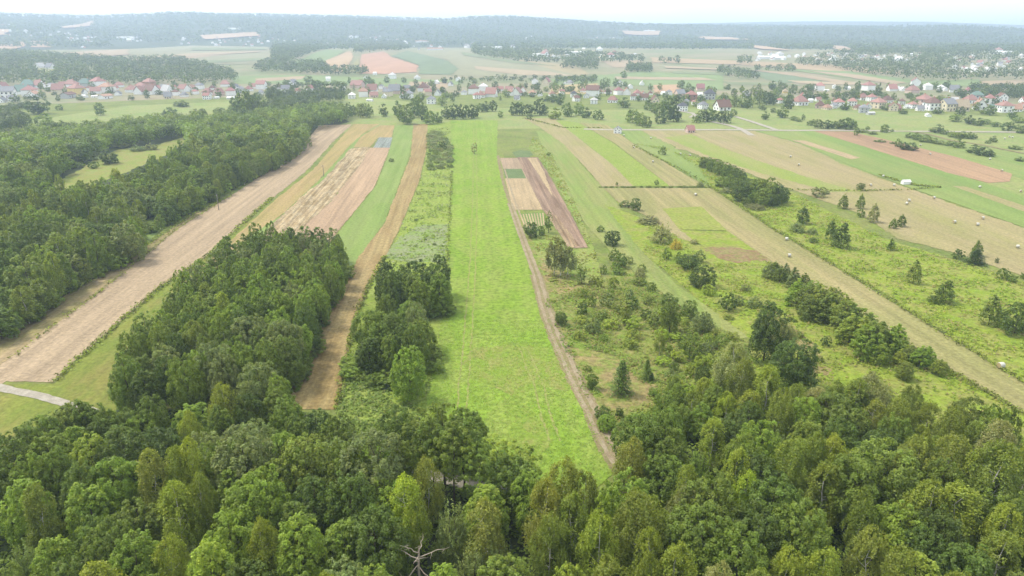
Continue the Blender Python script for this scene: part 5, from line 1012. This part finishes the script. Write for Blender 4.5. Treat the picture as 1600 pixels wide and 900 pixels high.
woods('woods_behind_the_village', [(-80, 132), (60, 134), (140, 132), (200, 134), (330, 132), (372, 127), (362, 117), (320, 105), (270, 94), (200, 97), (140, 93), (60, 87), (0, 84), (-80, 86)], 11, 40, 2.6, 6, excl=([(54, 104), (90, 104), (90, 119), (56, 119)], [(136, 108), (152, 108), (150, 124), (140, 124)]), hR=(11, 15), rR=(5, 7))
woods('grove_woods', [(398, 112), (520, 119), (576, 119), (570, 112), (512, 110), (500, 100), (440, 103), (455, 96), (508, 78), (500, 66), (450, 70), (425, 82), (428, 96), (405, 104)], 11, 36, 2.8, 7, hR=(10, 14), rR=(5, 7))
woods('far_grove_woods', [(556, 84), (600, 80), (622, 80), (640, 76), (640, 68), (570, 68), (556, 74)], 16, 24, 4, 8, hR=(10, 14), rR=(6, 9))
woods('far_belt_woods', [(738, 86), (800, 96), (832, 98), (880, 99), (960, 98), (1005, 97), (1000, 88), (940, 86), (840, 80), (740, 78)], 15, 24, 4, 9, hR=(9, 13), rR=(6, 9))
woods('far_copse_woods', [(878, 107), (932, 110), (934, 100), (890, 98)], 10, 36, 2.6, 10); woods('far_copse_woods', [(980, 114), (1016, 114), (1016, 105), (982, 104)], 8, 50, 2.2, 11, hR=(8, 11))
woods('far_hedge_woods', [(690, 131), (760, 128), (860, 128), (860, 122), (700, 124)], 14, 36, 2.2, 12, hR=(4, 8), rR=(3, 5)); woods('far_hedge_woods', [(870, 131), (930, 131), (930, 123), (870, 124)], 9, 50, 2, 13, hR=(5, 9))
woods('far_copse_woods', [(1120, 116), (1150, 124), (1186, 126), (1182, 118), (1160, 112), (1126, 108)], 11, 36, 2.4, 14, hR=(7, 11)); woods('far_copse_woods', [(1150, 102), (1176, 102), (1174, 94), (1154, 94)], 14, 24, 3, 15)
woods('far_hedge_woods', [(1180, 112), (1220, 112), (1220, 106), (1180, 106)], 14, 30, 2.6, 16, hR=(6, 9)); woods('far_hedge_woods', [(1228, 112), (1240, 112), (1238, 105), (1228, 105)], 10, 30, 2.6, 17, hR=(6, 9)); woods('far_hedge_woods', [(1030, 101), (1060, 101), (1060, 95), (1030, 95)], 16, 24, 3, 18)
woods('woods_on_the_right', [(1245, 103), (1300, 108), (1345, 116), (1420, 127), (1500, 128), (1540, 126), (1600, 127), (1680, 127), (1680, 84), (1500, 78), (1350, 80), (1280, 88), (1250, 98)], 13.5, 30, 3.0, 19, hR=(10, 14), rR=(5.5, 8))
woods('woods_behind_the_right_village', [(1518, 152), (1600, 162), (1680, 163), (1680, 140), (1516, 139)], 9, 60, 2.0, 20, hR=(7, 11), rR=(4, 5.5))
# the wooded hills
az = RNG.uniform(-0.68, 0.68, 60000); dd = np.exp(RNG.uniform(math.log(2150), math.log(4750), 60000))
hx, hy = dd * np.sin(az), dd * np.cos(az); ok = np.ones(len(hx), bool)
for q in HILL_CLEAR:
    for dy in (0, 2.5, 5): ok &= ~inside(W([(x, y + dy) for x, y in q]), hx, hy)
pn = np.array([mnoise.noise(Vector((a / 260, b / 260, 3))) for a, b in zip(hx, hy)])
ok &= (pn > -0.28) | (dd > 3300)
hpx, hpy = pix(hx, hy, land(hx, hy))
ok &= ~((hpy > 66) & (hpx > 170) & (hpx < 430)) & ~((hpy > 72) & (hpx > 600) & (hpx < 740)) & ~((hpy > 74) & (hpx < 200))
T = keep_clear(np.c_[hx, hy][ok], 9, 26)
cell = {}
for a, b in T:
    g = 14 + math.hypot(a, b) / 260
    cell.setdefault((int(a // g), int(b // g), int(g)), (a, b))
T = np.array(list(cell.values()))
if len(T) > 26000: T = T[RNG.permutation(len(T))[:26000]]
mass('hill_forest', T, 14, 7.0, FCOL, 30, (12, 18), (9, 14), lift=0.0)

# ------------------------------------------------------------------ tall weeds and tussocks on the unmown land, each stretch one mass
def weeds(name, pxs, n, size, cols, seed, per=5, clump=0.12, hR=(0.3, 0.9), thr=-0.05, excl=(), soft=0.25):
    rg = np.random.default_rng(seed)
    poly = [p[:2] for p in W(pxs)]; a = np.array(poly); lo, hi = a.min(0), a.max(0)
    q = np.c_[rg.uniform(lo[0], hi[0], n * 4), rg.uniform(lo[1], hi[1], n * 4)]
    q = q[inside(a, q[:, 0], q[:, 1])][:n * 2]
    for e in excl: q = q[~inside([p[:2] for p in W(e)], q[:, 0], q[:, 1])]
    pn = np.array([mnoise.noise(Vector((x * clump, y * clump, seed))) + 0.5 * mnoise.noise(Vector((x * clump * 3.1, y * clump * 3.1, seed + 4))) for x, y in q])
    k = pn + rg.normal(size=len(q)) * soft > thr; q, pn = q[k][:n], pn[k][:n]; m = len(q)
    i = np.repeat(np.arange(m), per)
    ht = (rg.uniform(*hR, m) * (0.7 + 0.9 * np.clip(pn, 0, 1)))[i]
    d = unit(rg.normal(size=(len(i), 3)) * np.array([1, 1, .5]) + np.array([0, 0, .7]))
    c = np.c_[q[i] + d[:, :2] * 0.4 * size * 1.3, 0.08 + ht * rg.uniform(0.35, 1.0, len(i))]
    nn = unit(d * .5 + np.array([0, 0, .9]) + .35 * rg.normal(size=d.shape))
    V, Qd = leaf_quads(c, nn, size, 0.6, rg)
    c1, c2, c3 = (np.array(x) for x in cols)
    f = np.clip(0.5 + 0.9 * np.array([mnoise.noise(Vector((x * .05, y * .05, seed + 20))) for x, y in q]), 0, 1)[:, None]
    col = c1 * (1 - f) + c2 * f
    col = np.where(rg.random((m, 1)) < .18, c3, col) * 1.5
    me = mesh_np(name, V, Qd, LEAFS, {'col': col[i], 'v': np.clip(.5 + .15 * rg.normal(size=len(i)), 0, 1), 'h': np.clip(.2 + .2 * rg.normal(size=m), 0, 1)[i]})
    tag(ob(name, me), kind='stuff')
G1, G2, G3 = srgb(160, 190, 60), srgb(180, 198, 76), srgb(186, 176, 112)
weeds('rough_land_weeds', [(990, 225), (1040, 230), (1090, 262), (1110, 292), (1170, 330), (1200, 352), (1370, 452), (1475, 522), (1620, 610), (1680, 640), (1680, 470), (1600, 440), (1500, 410), (1380, 372), (1240, 302), (1110, 250)], 9000, 0.5, (G1, G2, G3), 41, hR=(0.3, 0.8), thr=0.0)
weeds('scrub_weeds', [(850, 470), (945, 440), (960, 402), (1010, 442), (1080, 492), (1170, 535), (1180, 640), (1060, 690), (980, 740), (940, 680), (905, 600), (870, 520)], 8000, 0.36, (srgb(140, 176, 60), srgb(170, 186, 84), G3), 42, hR=(0.25, 0.9), thr=0.02, excl=([(895, 545), (925, 548), (965, 560), (985, 590), (1020, 605), (1000, 640), (960, 640), (930, 610)],))
weeds('hedge_side_weeds', [(1015, 345), (1065, 372), (1110, 412), (1200, 412), (1300, 468), (1400, 530), (1500, 592), (1620, 660), (1620, 720), (1300, 690), (1180, 640), (1172, 530), (1100, 475), (1005, 395)], 5000, 0.4, (srgb(160, 190, 56), srgb(176, 192, 76), G3), 43, hR=(0.2, 0.7), thr=0.05)
weeds('strip_weeds', [(832, 215), (862, 240), (900, 320), (930, 395), (945, 450), (900, 500), (870, 480), (845, 420), (830, 370), (850, 365), (885, 392), (922, 388), (895, 335), (865, 280), (842, 246), (826, 232)], 2200, 0.6, (srgb(170, 192, 84), srgb(186, 192, 100), G3), 44, hR=(0.2, 0.5), thr=0.1)
weeds('rough_strip_weeds', [(668, 200), (704, 200), (706, 268), (700, 400), (690, 460), (600, 404), (624, 362), (657, 282), (668, 232)], 3000, 0.6, (srgb(166, 196, 70), srgb(160, 176, 110), srgb(178, 184, 150)), 45, hR=(0.2, 0.6), thr=0.08)
weeds('clump_foot_weeds', [(515, 690), (530, 625), (545, 580), (560, 590), (640, 605), (675, 590), (660, 650), (640, 690)], 1500, 0.4, (srgb(140, 168, 76), srgb(160, 184, 84), srgb(168, 180, 100)), 46, hR=(0.2, 0.8), thr=-0.1)
weeds('meadow_grass', [(690, 500), (862, 500), (882, 560), (905, 610), (935, 680), (958, 735), (900, 760), (740, 760), (650, 680), (664, 640)], 5000, 0.24, (srgb(158, 196, 74), srgb(170, 203, 84), srgb(186, 200, 110)), 47, hR=(0.02, 0.14), thr=-0.2, per=3, clump=0.2, soft=1.2)
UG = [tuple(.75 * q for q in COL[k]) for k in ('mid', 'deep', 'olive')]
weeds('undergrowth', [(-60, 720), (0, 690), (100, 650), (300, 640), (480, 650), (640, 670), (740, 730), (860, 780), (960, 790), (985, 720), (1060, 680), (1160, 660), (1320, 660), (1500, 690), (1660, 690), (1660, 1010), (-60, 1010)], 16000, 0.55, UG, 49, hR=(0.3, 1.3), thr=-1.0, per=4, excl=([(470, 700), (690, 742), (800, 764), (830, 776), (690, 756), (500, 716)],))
def edge_weeds(name, line, width, n, size, cols, seed, hR=(.2, .6)):
    c = [Vector(P(*p)[:2]) for p in line]; rg = np.random.default_rng(seed)
    Ls = [(c[i + 1] - c[i]).length for i in range(len(c) - 1)]; tot = sum(Ls); q = []
    for s in np.sort(rg.uniform(0, tot, n)):
        for i, L in enumerate(Ls):
            if s <= L: break
            s -= L
        d = (c[i + 1] - c[i]).normalized(); p = c[i] + d * s; o = rg.normal() * width * .4
        q.append((p.x - d.y * o, p.y + d.x * o))
    q = np.array(q); per = 4; i = np.repeat(np.arange(n), per)
    d = unit(rg.normal(size=(len(i), 3)) * np.array([1, 1, .5]) + np.array([0, 0, .7]))
    cc = np.c_[q[i] + d[:, :2] * .35, .1 + rg.uniform(*hR, len(i))]
    V, Qd = leaf_quads(cc, unit(d * .7 + np.array([0, 0, .5]) + .4 * rg.normal(size=d.shape)), size, .6, rg)
    col = np.array(cols)[rg.integers(0, len(cols), n)]
    tag(ob(name, mesh_np(name, V, Qd, LEAFS, {'col': col[i], 'v': np.clip(.5 + .15 * rg.normal(size=len(i)), 0, 1), 'h': np.full(len(i), .2)})), kind='stuff')
DK = [COL['lime'], COL['yellow'], srgb(140, 150, 70), srgb(160, 165, 80)]
for j, (ln, wd, n, s) in enumerate([
 ([(84, 598), (118, 566), (248, 452), (332, 395), (382, 347), (425, 310)], 1.4, 900, .5), ([(16, 562), (165, 450), (275, 360), (344, 316)], 1.1, 300, .45), ([(0, 524), (60, 487), (200, 404), (300, 336), (362, 306)], 1.6, 500, .5),
 ([(527, 640), (542, 560), (556, 500), (575, 450), (602, 402)], 1.0, 500, .5), ([(1110, 292), (1200, 353), (1362, 451), (1470, 519), (1620, 611)], 1.3, 1200, .42), ([(990, 228), (1060, 264), (1108, 290)], 1.6, 300, .6), ([(706, 268), (700, 400), (692, 490)], .8, 350, .5),
 ([(1374, 274), (1400, 282), (1430, 290), (1470, 293)], 1.8, 200, .7), ([(1230, 297), (1345, 299), (1420, 297), (1470, 293)], 1.2, 200, .6),
 ([(1200, 411), (1300, 467), (1400, 529), (1500, 591), (1600, 648)], 1.4, 900, .42), ([(820, 185), (880, 200), (940, 200)], 2, 150, 1)]): edge_weeds('field_edge_weeds', ln, wd, n, s, DK, 60 + j)
# ------------------------------------------------------------------ bales, poles
BALEW = plain('bale_wrap', (0.46, 0.45, 0.39), 0.6, 0.3, 0.12, 3); STRAWM = plain('straw', (0.34, 0.27, 0.14), 0.9, 0.1, 0.3, 8)
def disc_tube(r, l, n, mat, name, inset=0.0):
    pts = [(-l / 2, 0, 0), (-l / 2 + .08, 0, 0), (l / 2 - .08, 0, 0), (l / 2, 0, 0)]
    V, Q = tube(pts, [r - .08, r, r, r - .08], n)
    V[:, 2] += r
    return mesh_np(name, V, Q, mat, smooth=True)
bale_side = disc_tube(.72, 1.3, 18, BALEW, 'wrap')
def bale_end(s):
    V = [(s * .66, 0, .72)] + [(s * .65, .64 * math.cos(t), .72 + .64 * math.sin(t)) for t in np.linspace(0, 2 * math.pi, 18, endpoint=False)]
    F = [(0, 1 + i, 1 + (i + 1) % 18) for i in range(18)]
    me = bpy.data.meshes.new('straw_face'); me.from_pydata(V, [], F if s > 0 else [f[::-1] for f in F]); me.materials.append(STRAWM); return me
bale_f = [bale_end(1), bale_end(-1)]
BL = [(1563, 576), (1233, 402), (1229, 376), (1235, 246), (1248, 259), (1380, 277), (1360, 291), (1397, 291), (1417, 320), (1420, 315), (1459, 311), (1491, 349), (1527, 353), (1535, 343), (1590, 388), (1531, 294), (1595, 301), (1453, 242), (1547, 250), (1565, 268), (1020, 254), (1063, 242), (1078, 244), (1087, 306), (1017, 217), (990, 232), (1438, 228), (1570, 218), (1577, 215), (1582, 216), (1524, 217), (975, 213)]
BLAB = ['round bale at the lower end of the mown hay strip', 'lower bale of the two in the upper hay strip', 'upper bale of the two in the upper hay strip', 'bale in the dry grass above the left ditch end', 'bale just below the one above the left ditch end', 'white bale at the top end of the ditch hedge', 'bale beside the small dark ditch tree', 'bale in the dry grass left of the white covered heap', 'lower bale of the close pair in the dry grass', 'upper bale of the close pair in the dry grass', 'bale in the dry grass right of the close pair', 'left bale of the three low in the dry grass', 'lower right bale of the three low in the dry grass', 'upper right bale of the three low in the dry grass', 'bale far right in the dry grass below the conifer row', 'bale in the green hay meadow below the orange stubble', 'bale at the right end of the green hay meadow', 'bale above the orange stubble near the dark bushes', 'bale above the orange stubble right of the dark bushes', 'rightmost bale above the orange stubble', 'bale in the hay strip left of the dark belt', 'left bale on the green strip below the lone bush', 'right bale on the green strip below the lone bush', 'bale below the hedge line at the head of the hay strip', 'small bale on the green strip below the white house', 'small bale at the top of the hay strip', 'bale below the dark hedge row by the far track', 'left bale of the white trio near the right village', 'middle bale of the white trio near the right village', 'right bale of the white trio near the right village', 'bale left of the white trio near the right village', 'bale close to the lone white house']
for (px, py), lab in zip(BL, BLAB):
    x, y, _ = P(px, py)
    r = bpy.data.objects.new('hay_bale', None); C.objects.link(r); r.location = (x, y, 0.2); r.rotation_euler = (0, 0, rnd.uniform(-.6, .6) + (0.6 if rnd.random() < .5 else -.4))
    k = 0.85 if py > 560 else 0.72; r.scale = (k, k, k)
    tag(r, lab, 'hay bale', 'round hay bales on the mown land')
    ob('wrap', bale_side, r)
    for f in bale_f: ob('straw_face', f, r)
POLEM = plain('pole_wood', (0.22, 0.2, 0.17), 0.9, 0.1, 0.2, 5); WIREM = plain('insulator', (0.55, 0.55, 0.52), 0.4, 0.4)
V, Q = tube([(0, 0, -.5), (0, 0, 4), (0, 0, 8)], [.17, .14, .11], 8); pole_me = mesh_np('post', V, Q, POLEM, smooth=True)
V, Q = boxq(-.9, .9, -.07, .07, 7.3, 7.45); arm_me = mesh_np('crossarm', V, Q, POLEM)
V, Q = join([tube([(sx, 0, 7.45), (sx, 0, 7.75)], [.06, .05], 6) for sx in (0,)]); ins_me = mesh_np('insulator', V, Q, WIREM)
for px, pb, pt, lab in [(342, 328, 303, 'utility pole standing on the pink stubble left of the plantation'), (506, 276, 258, 'utility pole on the grass balk between grain and straw'), (1103, 192, 180, 'pole right of the tree group by the forked track'), (1130, 194, 184, 'pole beside the dark trees above the pale road'), (908, 157, 146, 'white pole among the houses at mid village')]:
    x, y, z = P(px, pb); dx, dy, dz = ray(px, pt); ht = H + math.hypot(x, y) * dz / math.hypot(dx, dy)
    r = bpy.data.objects.new('utility_pole', None); C.objects.link(r); r.location = (x, y, z); r.scale = (1, 1, ht / 8); r.rotation_euler = (0, 0, rnd.uniform(0, 3))
    tag(r, lab, 'utility pole', 'wooden utility poles'); ob('post', pole_me, r); ob('crossarm', arm_me, r)
    for s in (-.75, 0, .75): ob('insulator', ins_me, r, loc=(s, 0, 0))

# ------------------------------------------------------------------ labels: what a thing looks like and where it stands
ORD = 'first second third fourth fifth sixth seventh eighth ninth tenth eleventh twelfth thirteenth fourteenth fifteenth sixteenth seventeenth eighteenth nineteenth twentieth'.split()
def ordn(i): return ORD[i] if i < 20 else 'twenty-' + ORD[i - 20] if i < 29 else 'thirtieth' if i == 29 else 'thirty-' + ORD[i - 30] if i < 39 else f'{i + 1}th'
SECT = {
 'near wood': [(150, 'near the gravel road'), (330, 'under the plantation foot'), (470, 'below the plantation'), (640, 'below the golden stubble'), (800, 'left of the meadow'), (960, 'under the meadow'), (1120, 'below the sandy track'), (1280, 'below the scrub'), (1440, 'below the hedge end'), (9999, 'in the right corner')],
 'left wood': [(60, 'at the left edge'), (140, 'by the grass tongue'), (230, 'by the stubble'), (320, 'under the clearing'), (9999, 'along the stubble')],
 'left plantation': [(280, 'on its left side'), (400, 'in its middle'), (9999, 'by golden stubble')],
 'village gardens': [(200, 'at the far left'), (400, 'by the left houses'), (560, 'by the red hall'), (700, 'above the bright meadow'), (850, 'above the plots'), (1000, 'near the white house'), (1200, 'by the forked track'), (1400, 'right of the poplars'), (9999, 'at the far right')],
 'village edge': [(200, 'at the far left'), (400, 'below the left houses'), (540, 'above the pale stubble'), (690, 'above the golden strip'), (790, 'above the bright meadow'), (960, 'above the dry strip'), (1085, 'near the white house'), (1200, 'by the forked track'), (1400, 'above the orange stubble'), (9999, 'by the right houses')],
 'scrub beside the sandy track': [(940, 'close to the track'), (1010, 'in the middle'), (1070, 'towards the mown strip'), (1120, 'by the mown strip'), (9999, 'beyond the mown strip')],
}
TYPE = {'alder': 'leafy tree', 'broad': 'round tree', 'birch': 'birch', 'willow': 'willow', 'shrub': 'shrub', 'spruce': 'conifer', 'airy': 'slim tree', 'cone': 'pointed tree'}
GZ = {'near wood': 'trees of the near wood', 'left wood': 'trees of the left wood', 'left plantation': 'trees of the left plantation', 'village gardens': 'trees in the village gardens', 'village edge': 'trees round the village edge', 'scrub beside the sandy track': 'scrub beside the track'}
ZN = {'near wood': 'near wood', 'left wood': 'left wood', 'left plantation': 'left plantation', 'village gardens': 'village', 'village edge': 'village edge', 'scrub beside the sandy track': 'scrub', 'clump beside the bright meadow': 'meadow clump', 'hedge beside the mown hay': 'hay strip hedge', 'dark belt at the head of the hay strip': 'dark belt', 'rough land on the right': 'open fields', 'clearing in the left wood': 'left wood clearing', 'thicket at the top of the rough grass strip': 'thicket above the rough strip', 'hedge line across the strips': 'low hedge line'}
buckets = {}
for d in PLACED:
    px, py = pix(d['x'], d['y'], d['h'])
    sec = ''
    for lim, s in SECT.get(d['zone'], []):
        if px < lim: sec = s; break
    d['px'], d['py'], d['sec'] = px, py, sec
    d['word'] = CW.get(d['col'], 'green')
    buckets.setdefault((d['zone'], sec, d['word'], TYPE[d['sp']]), []).append(d)
for (zone, sec, word, ty), L in buckets.items():
    L.sort(key=lambda d: d['px'])
    for i, d in enumerate(L):
        cat = 'shrub' if d['sp'] in ('shrub', 'willow') else 'tree'
        if d['label']: lab = d['label']
        elif len(L) == 1: lab = f"only {word} {ty} in the {ZN[zone]} {sec}".strip()
        else: lab = f"{ordn(i)} {word} {ty} from the left in the {ZN[zone]} {sec}".strip()
        tag(d['o'], lab, cat, GZ.get(zone, 'plants of the ' + zone))
VSEC = [(60, 'at the left edge'), (130, 'behind the dark lone tree'), (200, 'above the left green'), (280, 'left of the long hedge'), (340, 'above the green slope'), (405, 'left of the wood belt'), (545, 'above the wood belt'), (610, 'around the big red roof'), (700, 'above the bright meadow'), (800, 'behind the dark tree row'), (900, 'above the dry strip'), (985, 'behind the white house'), (1060, 'left of the forked track'), (1200, 'by the forked track'), (1300, 'right of the poplars'), (1380, 'above the hedge row'), (1440, 'above the far bales'), (1500, 'right of the far bales'), (1550, 'near the right end'), (9999, 'at the right edge')]
hb = {}
for h in HOUSES:
    sec = next(s for lim, s in VSEC if h['px'] < lim)
    hb.setdefault((sec, h['rf'], h['wl'], h['shed']), []).append(h)
for (sec, rf, wl, sh), L in hb.items():
    L.sort(key=lambda h: h['px'])
    for i, h in enumerate(L):
        base = f"{WW.get(wl, RW.get(wl))} {'shed' if sh else 'house'} with {RW.get(rf, WW.get(rf))} roof {sec}"
        tag(h['o'], h['label'] or (base if len(L) == 1 else f"{ordn(i)} {base}"), 'shed' if sh else 'house', 'houses of the village')
DSEC = [(100, 'on the far left hillside'), (240, 'above the left woods'), (340, 'beside the far pale field'), (480, 'in the far left hamlet'), (640, 'above the far pink field'), (800, 'at the forest foot'), (980, 'on the far middle slope'), (1255, 'before the far right woods'), (1440, 'in the far right hamlet'), (9999, 'in the far right woods')]
db = {}
for h in DISTANT:
    sec = next(s for lim, s in DSEC if h['px'] < lim)
    db.setdefault((sec, h['rf'], h['wl'], h.get('hall')), []).append(h)
for (sec, rf, wl, hall), L in db.items():
    L.sort(key=lambda h: h['px'])
    for i, h in enumerate(L):
        base = f"tiny {WW[wl]} {'hall' if hall else 'house'} with {RW[rf]} roof {sec}"
        tag(h['o'], base if len(L) == 1 else f"{ordn(i)} {base}", 'hall' if hall else 'house', 'houses on the far hillside')

# ------------------------------------------------------------------ the hazy air
top = float(max(v.co.z for v in ground_me.vertices)) + 22
V, Q = boxq(-9900, 9900, -9900, 9900, -2.0, max(top, H + 30))
m, t, N_, L_, o_ = new_mat('haze_air')
pv = N_('ShaderNodeVolumePrincipled'); pv.inputs['Color'].default_value = (0.64, 0.79, 1.0, 1); pv.inputs['Density'].default_value = 2.4e-4; pv.inputs['Anisotropy'].default_value = 0.25
pv.inputs['Density Attribute'].default_value = ''
L_(pv.outputs[0], o_.inputs['Volume'])
tag(ob('haze', mesh_np('haze', V, Q, m)), kind='stuff')
